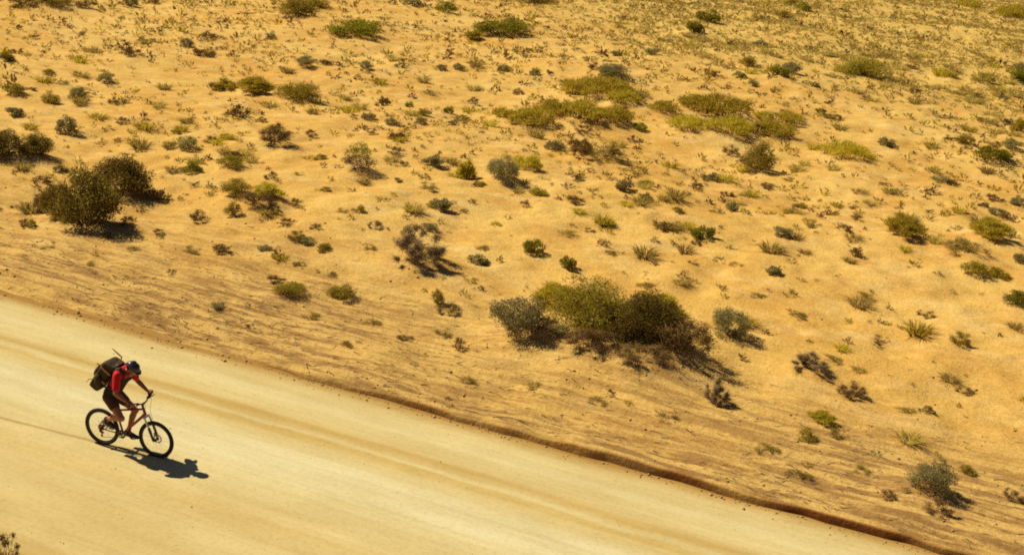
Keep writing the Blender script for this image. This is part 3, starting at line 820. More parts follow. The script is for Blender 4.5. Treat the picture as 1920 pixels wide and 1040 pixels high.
def road_material():
    m, nt, out = new_mat('packed_sand_road')
    pos = nd(nt, 'ShaderNodeTexCoord').outputs['Object']
    sep = nd(nt, 'ShaderNodeSeparateXYZ')
    nt.links.new(pos, sep.inputs[0])
    w = math_n(nt, 'SUBTRACT', noise(nt, mapped(nt, pos, (0.16, 0.3, 1)), 1.0, 3), 0.5)
    w2 = math_n(nt, 'SUBTRACT', noise(nt, mapped(nt, pos, (0.9, 3.5, 1)), 1.0, 5, 0.6), 0.5)
    y = math_n(nt, 'ADD', sep.outputs[1], math_n(nt, 'ADD', math_n(nt, 'MULTIPLY', w, 0.35), math_n(nt, 'MULTIPLY', w2, 0.28)))
    fac = math_n(nt, 'DIVIDE', math_n(nt, 'SUBTRACT', y, 11.0), 8.5)
    P = lambda n: (n - 11.0) / 8.5
    hard = (0.535, 0.448, 0.240); base = (0.515, 0.412, 0.200); loose = (0.43, 0.305, 0.115); pale = (0.55, 0.485, 0.300)
    c = ramp(nt, fac, [(P(11.3), loose), (P(11.8), (0.49, 0.38, 0.175)), (P(13.4), (0.515, 0.41, 0.20)), (P(13.95), (0.495, 0.38, 0.17)), (P(14.2), (0.52, 0.415, 0.205)),
                       (P(15.0), hard), (P(15.5), pale), (P(16.15), pale), (P(16.6), base), (P(16.86), (0.46, 0.330, 0.12)), (P(17.0), hard),
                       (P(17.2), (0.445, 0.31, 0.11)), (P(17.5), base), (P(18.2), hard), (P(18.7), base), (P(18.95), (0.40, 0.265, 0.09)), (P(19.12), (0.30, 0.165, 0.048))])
    # old tyre lines drawn out along the road, and the fresh line the bicycle leaves behind it
    tl = ramp(nt, noise(nt, mapped(nt, pos, (0.045, 3.2, 1)), 2.0, 5, 0.62), [(0.40, (0.91, 0.88, 0.81)), (0.52, (1, 1, 1)), (0.66, (1.05, 1.06, 1.08))])
    c = mixc(nt, 0.5, c, tl, 'MULTIPLY')
    off = math_n(nt, 'ABSOLUTE', math_n(nt, 'SUBTRACT', math_n(nt, 'SUBTRACT', sep.outputs[1], TRACK_N), math_n(nt, 'MULTIPLY', math_n(nt, 'SUBTRACT', sep.outputs[0], TRACK_S), TRACK_SLOPE)))
    on = math_n(nt, 'MULTIPLY', math_n(nt, 'SUBTRACT', 1.0, math_n(nt, 'MINIMUM', math_n(nt, 'DIVIDE', off, 0.07), 1.0)), math_n(nt, 'LESS_THAN', sep.outputs[0], TRACK_S + 1.1))
    c = mixc(nt, math_n(nt, 'MULTIPLY', on, 0.75), c, (0.30, 0.175, 0.055))
    f2 = ramp(nt, noise(nt, mapped(nt, pos, (0.22, 0.9, 1)), 1.4, 6, 0.6), [(0.40, (0.93, 0.90, 0.84)), (0.62, (1.03, 1.03, 1.03))])
    c = mixc(nt, 1.0, c, f2, 'MULTIPLY')
    f3 = ramp(nt, noise(nt, pos, 13.0, 5, 0.7), [(0.32, (0.90, 0.88, 0.84)), (0.55, (1.02, 1.02, 1.02))])
    c = mixc(nt, 1.0, c, f3, 'MULTIPLY')
    h = math_n(nt, 'ADD', noise(nt, mapped(nt, pos, (0.5, 2.2, 1)), 2.2, 7, 0.62), math_n(nt, 'MULTIPLY', noise(nt, pos, 22, 4, 0.6), 0.25))
    finish(nt, out, c, 0.93, h, 0.35, 0.03, 0.10)
    return m


def leaf_material(name, cols, transl=0.25):
    """cols: colours picked per leaf, with a slight drift from plant to plant."""
    m, nt, out = new_mat(name)
    isl = nd(nt, 'ShaderNodeNewGeometry').outputs['Random Per Island']
    k = len(cols)
    c = ramp(nt, isl, [(i / max(k - 1, 1), col) for i, col in enumerate(cols)])
    oi = nd(nt, 'ShaderNodeObjectInfo').outputs['Random']
    hs = nd(nt, 'ShaderNodeHueSaturation', Saturation=1.0)
    nt.links.new(math_n(nt, 'ADD', math_n(nt, 'MULTIPLY', oi, 0.022), 0.491), hs.inputs['Hue'])
    nt.links.new(math_n(nt, 'ADD', math_n(nt, 'MULTIPLY', oi, 0.45), 0.85), hs.inputs['Value'])
    nt.links.new(c, hs.inputs['Color'])
    d = nd(nt, 'ShaderNodeBsdfDiffuse', Roughness=0.9)
    t = nd(nt, 'ShaderNodeBsdfTranslucent')
    mx = nd(nt, 'ShaderNodeMixShader', Fac=transl)
    nt.links.new(hs.outputs[0], d.inputs[0]); nt.links.new(hs.outputs[0], t.inputs[0])
    nt.links.new(d.outputs[0], mx.inputs[1]); nt.links.new(t.outputs[0], mx.inputs[2])
    nt.links.new(mx.outputs[0], out.inputs['Surface'])
    return m


def plain_material(name, color, rough=0.6, spec=0.3, metal=0.0, vary=0.0, scale=30, bump=0.0):
    m, nt, out = new_mat(name)
    if vary:
        pos = nd(nt, 'ShaderNodeTexCoord').outputs['Object']
        f = noise(nt, pos, scale, 5, 0.6)
        c = mixc(nt, f, tuple(v * (1 - vary) for v in color), tuple(min(1, v * (1 + vary)) for v in color))
        finish(nt, out, c, rough, f if bump else None, bump, 0.004, spec, metal)
    else:
        finish(nt, out, color, rough, None, spec=spec, metal=metal)
    return m


# ------------------------------------------------------------------ ground and road
def link(name, me, parent=None, kind=None, label=None, cat=None, group=None):
    o = bpy.data.objects.new(name, me)
    COL.objects.link(o)
    if parent is not None:
        o.parent = parent
    for k, v in (('kind', kind), ('label', label), ('category', cat), ('group', group)):
        if v:
            o[k] = v
    return o


def grid_mesh(name, S, Nn, Z, mat, attrs=None):
    a, b = S.shape
    v = np.stack([S, Nn, Z], -1).reshape(-1, 3)
    i = np.arange(a * b).reshape(a, b)
    q = np.stack([i[:-1, :-1], i[1:, :-1], i[1:, 1:], i[:-1, 1:]], -1).reshape(-1, 4)
    me = raw_mesh(name, v, q)
    me.polygons.foreach_set('use_smooth', np.ones(len(q), bool))
    for k, arr in (attrs or {}).items():
        at = me.attributes.new(k, 'FLOAT', 'POINT')
        at.data.foreach_set('value', np.asarray(arr, np.float32).ravel())
    me.materials.append(mat)
    return me


def raw_mesh(name, v, f, mi=None):
    """v (n,3), f (m,k) with one face size."""
    v = np.asarray(v, np.float32); f = np.asarray(f, np.int32)
    me = bpy.data.meshes.new(name)
    me.vertices.add(len(v)); me.vertices.foreach_set('co', v.ravel())
    me.loops.add(f.size); me.loops.foreach_set('vertex_index', f.ravel())
    me.polygons.add(len(f))
    me.polygons.foreach_set('loop_start', np.arange(len(f), dtype=np.int32) * f.shape[1])
    me.polygons.foreach_set('loop_total', np.full(len(f), f.shape[1], np.int32))
    if mi is not None:
        me.polygons.foreach_set('material_index', np.asarray(mi, np.int32))
    me.update(calc_edges=True)
    return me


def stretch(a, b, step):
    return list(np.arange(a, b, step))


def geo(start, end, step, k):
    out, x = [], start
    sg = 1 if end > start else -1
    while (end - x) * sg > 0:
        x += sg * step
        out.append(x)
        step *= k
    return out


s_lines = np.array(sorted(geo(-34, -4000, 0.14, 1.016) + stretch(-34, 9, 0.115) + geo(9, 4000, 0.12, 1.025)))
n_far = stretch(19.06, 19.22, 0.0095) + stretch(19.22, 19.9, 0.035) + stretch(19.9, 40, 0.10) + geo(40, 4000, 0.105, 1.0095)
n_near = geo(10.2, -4000, 0.15, 1.15)[::-1] + stretch(10.2, 11.9, 0.08) + [12.5, 14, 16, 18, 18.7]
n_lines = np.array(n_near + n_far)
S, NB = np.meshgrid(s_lines, n_lines, indexing='ij')
NN = NB + (far_edge(S) - 19.15) * np.exp(-((NB - 19.15) / 2.5) ** 2)
MOUNDS = [(*to_sn(x, y), 0.62 * w, min(0.11 * w + 0.02, 0.26)) for x, y, w, h, k, l in PLANTS if w > 0.85]


def ground_z(s, n):
    return base_z(s, n) + mound_z(s, n, MOUNDS)


Z = base_z(S, NN)
for ms, mn, r, h in MOUNDS:
    i0, i1 = np.searchsorted(s_lines, (ms - 3 * r, ms + 3 * r))
    j0, j1 = np.searchsorted(n_lines, (mn - 3 * r, mn + 3 * r))
    Z[i0:i1, j0:j1] += mound_z(S[i0:i1, j0:j1], NN[i0:i1, j0:j1], [(ms, mn, r, h)])
dd = NN - far_edge(S)
XX, YY = to_xy(S, NN)
verge = sstep(0.0, 0.15, dd) * np.exp(-(np.clip(dd - 2.0 - 1.5 * sstep(-6, -20, S), 0, 99) / 3.2) ** 2) * (0.9 + 0.4 * vn(S / 5, NN / 1.6, 17))
verge = np.where(NN < 12, sstep(-0.3, 0.3, near_edge(S) - NN) * 0.7, verge)
grassy = sstep(70, 118, YY + XX + 10 * vn(S / 21, NN / 21, 14)) * (dd > 0)
ground = link('desert_ground', grid_mesh('desert_ground', S, NN, Z, sand_material(), {'verge': np.clip(verge, 0, 1), 'grassy': grassy, 'cut': sstep(-0.02, 0.0, dd) * (1 - sstep(0.03, 0.12, dd)) * (NN > 14) * sstep(-24, -9, S) * (0.75 + 0.45 * vn(S / 1.1, NN * 0 + 3, 17))}), kind='structure')  # cut: mask of the shade painted on the bank face
ground.rotation_euler = (0, 0, -RA)


def road_z(s, n):
    z = 0.010 * vn(s / 2.5, n / 0.55, 18) + 0.006 * vn(s / 0.6, n / 0.22, 19) + 0.015 * vn(s / 7, n / 1.5, 20)
    wob = n + 0.10 * vn(s / 6, n * 0 + 2, 21) + 0.03 * vn(s / 1.5, n * 0 + 4, 21)
    amp = 0.75 + 0.5 * vn(s / 4, n * 0 + 6, 22)
    for c, w, a in ((17.2, 0.11, 0.036), (16.86, 0.08, 0.026), (14.05, 0.12, 0.018), (18.85, 0.14, 0.03), (17.45, 0.2, 0.012), (12.0, 0.3, 0.03), (18.2, 0.07, -0.014), (15.3, 0.09, -0.012)):
        z = z + a * amp * np.exp(-((wob - c) / w) ** 2)
    return z + 0.012


s_r = np.array(sorted(geo(-36, -4000, 0.2, 1.03) + stretch(-36, 8, 0.11) + geo(8, 4000, 0.2, 1.15)))
n_r = np.arange(10.7, 19.75, 0.05)
S2, N2 = np.meshgrid(s_r, n_r, indexing='ij')
fade = sstep(10.7, 11.15, N2) * (1 - sstep(19.4, 19.7, N2))
road = link('dirt_road', grid_mesh('dirt_road', S2, N2, road_z(S2, N2) - 0.05 * (1 - fade), road_material()), kind='structure')
road.rotation_euler = (0, 0, -RA)

# ------------------------------------------------------------------ plants
LEAF = {
    'sage': leaf_material('sage_leaf', [(0.17, 0.13, 0.045), (0.29, 0.245, 0.095), (0.40, 0.345, 0.14), (0.50, 0.43, 0.20)], 0.35),
    'olive': leaf_material('olive_leaf', [(0.19, 0.125, 0.018), (0.31, 0.225, 0.026), (0.42, 0.32, 0.038), (0.52, 0.41, 0.06)], 0.4),
    'broom': leaf_material('broom_leaf', [(0.36, 0.265, 0.024), (0.46, 0.35, 0.030), (0.54, 0.42, 0.040), (0.60, 0.48, 0.07)], 0.48),
    'ragged': leaf_material('brown_olive_leaf', [(0.12, 0.078, 0.018), (0.21, 0.148, 0.026), (0.30, 0.225, 0.036), (0.40, 0.31, 0.055)], 0.35),
    'scrub': leaf_material('scrub_leaf', [(0.14, 0.070, 0.026), (0.22, 0.118, 0.042), (0.32, 0.185, 0.066), (0.42, 0.265, 0.11)], 0.2),
    'mound': leaf_material('green_leaf', [(0.13, 0.115, 0.012), (0.23, 0.205, 0.016), (0.33, 0.29, 0.024), (0.42, 0.36, 0.045)], 0.4),
    'straw': leaf_material('straw_blade', [(0.27, 0.185, 0.045), (0.37, 0.27, 0.065), (0.46, 0.35, 0.090), (0.55, 0.43, 0.13)], 0.35),
    'pale': leaf_material('bleached_blade', [(0.40, 0.29, 0.075), (0.47, 0.36, 0.095), (0.54, 0.42, 0.12), (0.60, 0.48, 0.16)], 0.4),
    'dead': leaf_material('dead_twig', [(0.20, 0.12, 0.058), (0.29, 0.18, 0.09), (0.38, 0.25, 0.13), (0.46, 0.32, 0.18)], 0.0),
}
LEAF['mixed'] = LEAF['mound']
LEAF['wisp'] = LEAF['broom']
BARK = leaf_material('brown_bark', [(0.11, 0.055, 0.022), (0.18, 0.10, 0.045)], 0.0)
PURPLE = leaf_material('purple_twig', [(0.075, 0.04, 0.03), (0.14, 0.075, 0.055), (0.20, 0.115, 0.08)], 0.0)


class Tris:
    def __init__(self):
        self.v, self.f, self.n = [], [], 0

    def add(self, v, f):
        v = np.asarray(v, float).reshape(-1, 3); f = np.asarray(f, int).reshape(-1, 3)
        self.v.append(v); self.f.append(f + self.n); self.n += len(v)

    def spikes(self, p, q, r, sag=0.0):
        """thin 3-sided tapering stalks from p to q (arrays), radius r at the foot"""
        p = np.asarray(p, float); q = np.asarray(q, float); k = len(p)
        d = q - p; L = np.linalg.norm(d, axis=1, keepdims=True) + 1e-9; d = d / L
        a = np.cross(d, np.where(np.abs(d[:, 2:3]) < 0.9, [[0, 0, 1.0]], [[1.0, 0, 0]])); a /= np.linalg.norm(a, axis=1, keepdims=True) + 1e-9
        b = np.cross(d, a)
        r = np.broadcast_to(np.asarray(r, float).reshape(-1, 1), (k, 1))
        vs = [p + r * (math.cos(t) * a + math.sin(t) * b) for t in (0, 2.094, 4.189)] + [q]
        v = np.stack(vs, 1).reshape(-1, 3)
        o = (np.arange(k) * 4)[:, None]
        f = np.concatenate([o + [0, 1, 3], o + [1, 2, 3], o + [2, 0, 3]], 1)
        self.add(v, f)

    def blades(self, p, d, L, w, bend, g):
        """flat bent blades: foot p, direction d, length L, width w; they droop by bend"""
        k = len(p)
        side = np.cross(d, g.normal(size=(k, 3))); side /= np.linalg.norm(side, axis=1, keepdims=True) + 1e-9
        L = L.reshape(-1, 1); w = np.broadcast_to(np.asarray(w, float).reshape(-1, 1), (k, 1))
        m = p + d * L * 0.55
        bend = np.broadcast_to(np.asarray(bend, float).reshape(-1, 1), (k, 1))
        out = d * [1, 1, 0]
        t = p + d * L * 0.9 + out * L * bend - np.array([0, 0, 1]) * L * bend * 0.6
        v = np.stack([p - side * w, p + side * w, m - side * w * 0.8, m + side * w * 0.8, t], 1).reshape(-1, 3)
        o = (np.arange(k) * 5)[:, None]
        f = np.concatenate([o + [0, 1, 3], o + [0, 3, 2], o + [2, 3, 4]], 1)
        self.add(v, f)

    def leaves(self, p, d, L, w, g):
        """small lozenge leaves"""
        k = len(p)
        side = np.cross(d, g.normal(size=(k, 3))); side /= np.linalg.norm(side, axis=1, keepdims=True) + 1e-9
        L = np.broadcast_to(np.asarray(L, float).reshape(-1, 1), (k, 1)); w = np.broadcast_to(np.asarray(w, float).reshape(-1, 1), (k, 1))
        v = np.stack([p, p + d * L * 0.5 + side * w, p + d * L, p + d * L * 0.5 - side * w], 1).reshape(-1, 3)
        o = (np.arange(k) * 4)[:, None]
        f = np.concatenate([o + [0, 1, 2], o + [0, 2, 3]], 1)
        self.add(v, f)

    def arrays(self):
        return np.concatenate(self.v), np.concatenate(self.f)


def unit(a):
    return a / (np.linalg.norm(a, axis=1, keepdims=True) + 1e-9)


def tuft_geo(seed, nb, width, splay=0.5, height=1.0, bend=0.25, foot=0.12):
    g = np.random.default_rng(seed)
    a = g.uniform(0, 6.283, nb); rr = foot * np.sqrt(g.uniform(0, 1, nb))
    p = np.stack([rr * np.cos(a), rr * np.sin(a), np.zeros(nb) - 0.02], 1)
    b = a + g.normal(0, 0.5, nb); sp = splay * g.uniform(0.1, 1.25, nb)
    d = unit(np.stack([np.cos(b) * sp, np.sin(b) * sp, np.ones(nb)], 1))
    T = Tris()
    T.blades(p, d, height * g.uniform(0.6, 1.0, nb), width * g.uniform(0.7, 1.3, nb), bend * g.uniform(0.4, 1.4, nb), g)
    return T.arrays()


def clump_points(g, K, H, spread=0.5):
    """centres and radii of foliage clumps in an uneven dome of diameter 1, height H"""
    lop = g.uniform(-0.12, 0.12, 2)
    out = []
    while len(out) < K:
        a = g.uniform(0, 6.283); r = spread * math.sqrt(g.uniform(0, 1)) * 0.82
        top = H * (1 - (r / spread) ** 2 * 0.75) * g.uniform(0.45, 0.92)
        z = max(0.08 * H, top * g.choice([1.0, 0.62, 0.35], p=[0.58, 0.27, 0.15]))
        out.append((r * math.cos(a) + lop[0] * z, r * math.sin(a) + lop[1] * z, z, g.uniform(0.10, 0.19)))
    return np.array(out)


KIND = {   # height, clumps, leaves per clump, leaf length, leaf half width, twigs per clump
    'sage': (0.58, 20, 110, 0.060, 0.014, 5),
    'olive': (0.68, 22, 85, 0.075, 0.012, 5),
    'broom': (0.50, 22, 85, 0.150, 0.0080, 2),
    'scrub': (0.55, 16, 40, 0.048, 0.012, 26),
    'mound': (0.36, 20, 85, 0.058, 0.015, 2),
    'dead': (0.60, 14, 0, 0.05, 0.01, 60),
    'ragged': (0.60, 26, 95, 0.075, 0.013, 7),
    'wisp': (0.22, 40, 34, 0.105, 0.0060, 0),
    'straw': (0.42, 14, 50, 0.150, 0.006, 0),
    'mixed': (0.62, 16, 70, 0.055, 0.013, 8),
}


def bush_geo(kind, seed, dense=1.0, fine=1.0):
    """leaf triangles, twig triangles of a bush of diameter 1"""
    H, K, M, L, W, TW = KIND[kind]
    g = np.random.default_rng(seed)
    K = int(K * dense); M = int(M * (1 + 0.6 * (dense - 1))); L, W = L * fine, W * fine
    cl = clump_points(g, K, H)
    leaf, twig = Tris(), Tris()
    flat = min(1.0, H * 1.2)
    for cx, cy, cz, cr in cl:
        c = np.array([cx, cy, cz])
        foot = np.array([cx * 0.15 + g.normal(0, 0.02), cy * 0.15 + g.normal(0, 0.02), -0.03])
        mid = foot * 0.45 + c * 0.55 + np.array([cx, cy, -0.25 * cz]) * 0.18 + g.normal(0, 0.02, 3)
        if kind == 'wisp':
            foot = np.array([cx, cy, -0.02]); mid = foot * 0.6 + c * 0.4; cr = 0.13
        twig.spikes([foot, mid], [mid + (mid - foot) * 0.03, c], [0.014 * fine + 0.003, 0.008 * fine + 0.002])
        if TW:
            k = int(TW * (1 + 0.5 * (dense - 1)))
            d = unit(g.normal(size=(k, 3)) + np.array([cx, cy, 0.7 * H]) * 1.6)
            st = c - d * cr * 0.6 * g.uniform(0, 1, (k, 1)) + g.normal(0, 0.15 * cr, (k, 3))
            twig.spikes(st, st + d * cr * g.uniform(0.6, 1.9, (k, 1)) * [1, 1, flat], 0.0045 * fine + 0.001)
        if M:
            k = int(M * g.uniform(0.5, 1.4) * (cr / 0.145) ** 2)
            dirs = unit(g.normal(size=(k, 3)))
            if kind in ('broom', 'straw', 'wisp'):
                d = unit(dirs * 0.75 + np.array([cx * 0.9, cy * 0.9, 0.75]))
                st = c + dirs * cr * g.uniform(0, 0.85, (k, 1)) * [1, 1, 0.7 * flat]
                st[:, 2] = np.maximum(st[:, 2] - L * 0.5, 0.0)
                leaf.blades(st, d, L * g.uniform(0.6, 1.3, k), W, 0.15 * g.uniform(0, 1.5, k), g)
            else:
                st = c + dirs * cr * (g.uniform(0.2, 1, (k, 1)) ** 0.6) * [1, 1, 0.8 * flat]
                st[:, 2] = np.maximum(st[:, 2], 0.01)
                leaf.leaves(st, unit(dirs + g.normal(0, 0.7, (k, 3)) + [0, 0, 0.35]), L * g.uniform(0.6, 1.35, k), W * g.uniform(0.7, 1.3, k), g)
    lv = leaf.arrays() if leaf.n else None
    return lv, twig.arrays(), H


PROTO = {}


def proto(kind, seed, level):
    """(foliage mesh, stems mesh, whole mesh, natural height) of one plant variant; level 2 large, 1 ordinary, 0 tiny"""
    key = (kind, seed, level)
    if key in PROTO:
        return PROTO[key]
    dense, fine = {0: (0.7, 1.3), 1: (1.0, 1.0), 2: (2.1, 0.55), 3: (3.2, 0.42)}[level]
    lv, tw, H = bush_geo(kind, seed * 31 + level * 7 + sum(map(ord, kind)), dense, fine)
    tmat = {'dead': LEAF['dead'], 'scrub': LEAF['scrub'], 'mixed': PURPLE}.get(kind, BARK)
    if lv is None:
        n = len(tw[1])
        lv, tw = (tw[0], tw[1][n // 8:]), (tw[0], tw[1][:n // 8])
    if level == 0 or kind == 'wisp':
        v = np.concatenate([lv[0], tw[0]]); f = np.concatenate([lv[1], tw[1] + len(lv[0])])
        mi = np.concatenate([np.zeros(len(lv[1]), int), np.ones(len(tw[1]), int)])
        me = raw_mesh(kind + '_plant', v, f, mi)
        me.materials.append(LEAF[kind]); me.materials.append(tmat)
        r = (None, None, me, H)
    else:
        a = raw_mesh(kind + '_foliage', *lv); a.materials.append(LEAF[kind])
        b = raw_mesh(kind + '_stems', *tw); b.materials.append(tmat)
        r = (a, b, None, H)
    PROTO[key] = r
    return r


CAT = {'straw': ('grass_clump', 'grass clump', 'grass clumps on the sand'), 'sage': ('sagebrush', 'sagebrush', 'sagebrush on the plain'),
       'scrub': ('desert_scrub', 'desert scrub', 'dark scrub on the plain'), 'wisp': ('grass_patch', 'grass patch', 'yellow-green grass patches'), 'dead': ('dead_bush', 'dead bush', 'dead bushes by the verge')}
pr = random.Random(5)
for x, y, w, h, kind, label in PLANTS:
    s, n = to_sn(x, y)
    z = float(ground_z(np.array([s]), np.array([n]))[0])
    dist = math.hypot(x, y, 10)
    px = w * 1190 / dist                      # how wide it shows, only to choose how finely it is built
    level = 3 if px > 75 else 2 if px > 32 else 1 if px > 13 else 0
    fo, st, whole, H = proto(kind, pr.randrange(4) if level < 3 else pr.randrange(50), level)
    name, cat, grp = CAT.get(kind, ('desert_bush', 'bush', 'bushes on the sandy plain'))
    if whole:
        root = link(name, whole, None, None, label, cat, grp)
    else:
        root = link(name, None, None, None, label, cat, grp)
        f1 = link('foliage' if kind != 'dead' else 'twigs', fo, root)
        s1 = link('stems', st, root)
        if kind == 'mixed':
            # the brown, leafless skirt round the green top
            f1.scale = (0.72, 0.72, 0.62); f1.location = (-0.10, 0.06, 0.26)
            fo2, st2, _, _ = proto('scrub', 1, level)
            fo2 = fo2.copy(); fo2.materials[0] = PURPLE
            link('bare_skirt', fo2, root).scale = (1.0, 1.0, 0.85)
    root.location = (x, y, z - 0.015)
    root.rotation_euler = (pr.uniform(-.06, .06), pr.uniform(-.06, .06), pr.uniform(0, 6.283))
    root.scale = (w * pr.uniform(0.95, 1.08), w * pr.uniform(0.9, 1.02), h / H)

# tufts: the ones that show largest are things of their own, the thousands of small ones are one stuff object
tx, ty, tw_, th_, tk, tr = scatter_tufts()
ts, tn = to_sn(tx, ty)
tz = ground_z(ts, tn)
TUFT = {}
for k, kn in enumerate(TUFT_KINDS):
    for q in range(4):
        if kn in ('straw', 'broom', 'pale'):
            v, f = tuft_geo(100 + 10 * k + q, 150, 0.014, 0.9, 0.95, 0.35, 0.26)
            v = v / [1.0, 1.0, 0.9]
        else:
            lv, twg, H = bush_geo(kn, 900 + 10 * k + q, 0.75, 1.7)
            v = np.concatenate([lv[0], twg[0]]); f = np.concatenate([lv[1], twg[1] + len(lv[0])])
            v = v / [1, 1, H * 1.1]
        me = raw_mesh('tuft_blades', v, f); me.materials.append(LEAF[kn])
        TUFT[k, q] = me
TNAME = {4: ('grass_tuft', 'grass tuft', 'bleached tufts in the dense far grass'), 0: ('grass_tuft', 'grass tuft', 'straw tufts dotting the sand'), 1: ('grass_tuft', 'grass tuft', 'yellow-green tufts dotting the sand'),
         2: ('sage_sprig', 'sage tuft', 'small sage tufts dotting the sand'), 3: ('twig_tuft', 'twiggy tuft', 'small twiggy tufts dotting the sand')}
for i in range(N_TUFTS):
    nm, ct, gr = TNAME[int(tk[i])]
    o = link(nm, TUFT[int(tk[i]), i % 4], None, None, TUFT_LABELS[i], ct, gr)
    o.location = (tx[i], ty[i], tz[i] - 0.01)
    o.rotation_euler = (0, 0, tr[i])
    o.scale = (tw_[i], tw_[i], th_[i])

sm = {}
for k in range(5):
    for q in range(4):
        for lod, nb, lw, ll in ((0, 30, 0.060, 0.36), (1, 13, 0.095, 0.42), (2, 7, 0.13, 0.5)):
            g = np.random.default_rng(500 + k * 10 + q)
            T = Tris()
            d = unit(g.normal(size=(nb, 3)) * [1, 1, 0.7] + [0, 0, 0.55]); d[:, 2] = np.abs(d[:, 2])
            p = d * g.uniform(0.02, 0.34, (nb, 1)) * [1, 1, 1.2]
            if k in (0, 1, 4):
                d = unit(d * [1, 1, 1.0] + [0, 0, 0.7])
            T.leaves(p, d, ll * g.uniform(0.7, 1.2, nb), lw * g.uniform(0.7, 1.2, nb) * (0.8 if k in (0, 1, 4) else 1), g)
            sm[k, q, lod] = T.arrays()
parts = {k: Tris() for k in range(5)}
rd = np.hypot(tx, ty)
lods = np.where(rd < 45, 0, np.where(rd < 85, 1, 2))
for k in range(5):
    for q in range(4):
        for lod in (0, 1, 2):
            sel = np.nonzero((tk == k) & (np.arange(len(tx)) % 4 == q) & (lods == lod) & (np.arange(len(tx)) >= N_TUFTS))[0]
            if not len(sel):
                continue
            v, f = sm[k, q, lod]
            c, sn_ = np.cos(tr[sel]), np.sin(tr[sel])
            X = (v[None, :, 0] * c[:, None] - v[None, :, 1] * sn_[:, None]) * tw_[sel, None] + tx[sel, None]
            Y = (v[None, :, 0] * sn_[:, None] + v[None, :, 1] * c[:, None]) * tw_[sel, None] + ty[sel, None]
            Zz = v[None, :, 2] * th_[sel, None] * 1.4 + tz[sel, None]
            V = np.stack([X, Y, Zz], -1).reshape(-1, 3)
            Fc = (f[None] + (np.arange(len(sel)) * len(v))[:, None, None]).reshape(-1, 3)
            parts[k].add(V, Fc)
V, Fc, MI, off = [], [], [], 0
for k in range(5):
    if parts[k].n:
        v, f = parts[k].arrays()
        V.append(v); Fc.append(f + off); MI.append(np.full(len(f), k)); off += len(v)
me = raw_mesh('dry_grass', np.concatenate(V), np.concatenate(Fc), np.concatenate(MI))
for kn in TUFT_KINDS:
    me.materials.append(LEAF[kn])
link('dry_grass', me, kind='stuff')
if 0: print('tufts', len(tx), 'triangles', len(me.polygons), 'ground', len(ground.data.polygons) * 2)

# ------------------------------------------------------------------ twigs and stones lying on the graded verge and the plain
g = np.random.default_rng(77)
T = Tris()
K = 4200
d_ = np.abs(g.normal(0, 2.6, K)) + 0.15
ss = g.uniform(-32, 9, K); nn = far_edge(ss) + d_
kp = g.uniform(0, 1, K) < 0.35 + 0.65 * (vn(ss / 3, nn / 0.6, 23) > 0.05)
ss, nn = ss[kp], nn[kp]; K = len(ss)
a = g.normal(0, 0.5, K); L = g.uniform(0.06, 0.34, K)
s2, n2 = ss + L * np.cos(a), nn + L * np.sin(a)
p0 = np.stack([*to_xy(ss, nn), ground_z(ss, nn) + 0.008], 1)
p1 = np.stack([*to_xy(s2, n2), ground_z(s2, n2) + 0.012 + g.uniform(0, 0.03, K)], 1)
T.spikes(p0, p1, g.uniform(0.004, 0.010, K))
me = raw_mesh('twig_litter', *T.arrays()); me.materials.append(LEAF['dead'])
link('twig_litter', me, kind='stuff')

T = Tris()
K = 1300
ss = np.concatenate([g.uniform(-32, 9, K), g.uniform(-28, 6, 260)]); nn = np.concatenate([far_edge(ss[:K]) + np.abs(g.normal(0, 5, K)) + 0.1, g.uniform(11.6, 19.0, 260)])
r_ = np.clip(np.exp(g.normal(math.log(0.018), 0.5, len(ss))), 0.008, 0.05)
r_[K:] *= 0.45
zz = np.where(nn > far_edge(ss), ground_z(ss, nn), road_z(ss, nn))
octa = np.array([[1, 0, 0], [0, 1, 0], [-1, 0, 0], [0, -1, 0], [0, 0, 0.8], [0, 0, -0.6]], float)
ss = np.concatenate([ss, g.uniform(-30, 8, 900), g.uniform(-30, 8, 900)]); nn = np.concatenate([nn, g.uniform(11.6, 19.0, 900), np.zeros(900)])
nn[-900:] = far_edge(ss[-900:]) - np.abs(g.normal(0, 0.16, 900)) - 0.01
r_ = np.concatenate([r_, g.uniform(0.004, 0.011, 900), np.exp(g.normal(math.log(0.014), 0.5, 900)).clip(0.006, 0.045)])
zz = np.where(nn > far_edge(ss), ground_z(ss, nn), road_z(ss, nn))
of = np.array([[0, 1, 4], [1, 2, 4], [2, 3, 4], [3, 0, 4], [1, 0, 5], [2, 1, 5], [3, 2, 5], [0, 3, 5]])
base = np.stack([*to_xy(ss, nn), zz + r_ * 0.25], 1)
V = base[:, None] + octa[None] * r_[:, None, None] * g.uniform(0.55, 1.3, (len(ss), 6, 1))
T.add(V, of[None] + (np.arange(len(ss)) * 6)[:, None, None])
me = raw_mesh('loose_stones', *T.arrays())
me.materials.append(plain_material('stone', (0.42, 0.27, 0.10), 0.9, 0.1, vary=0.35, scale=3))
link('loose_stones', me, kind='stuff')

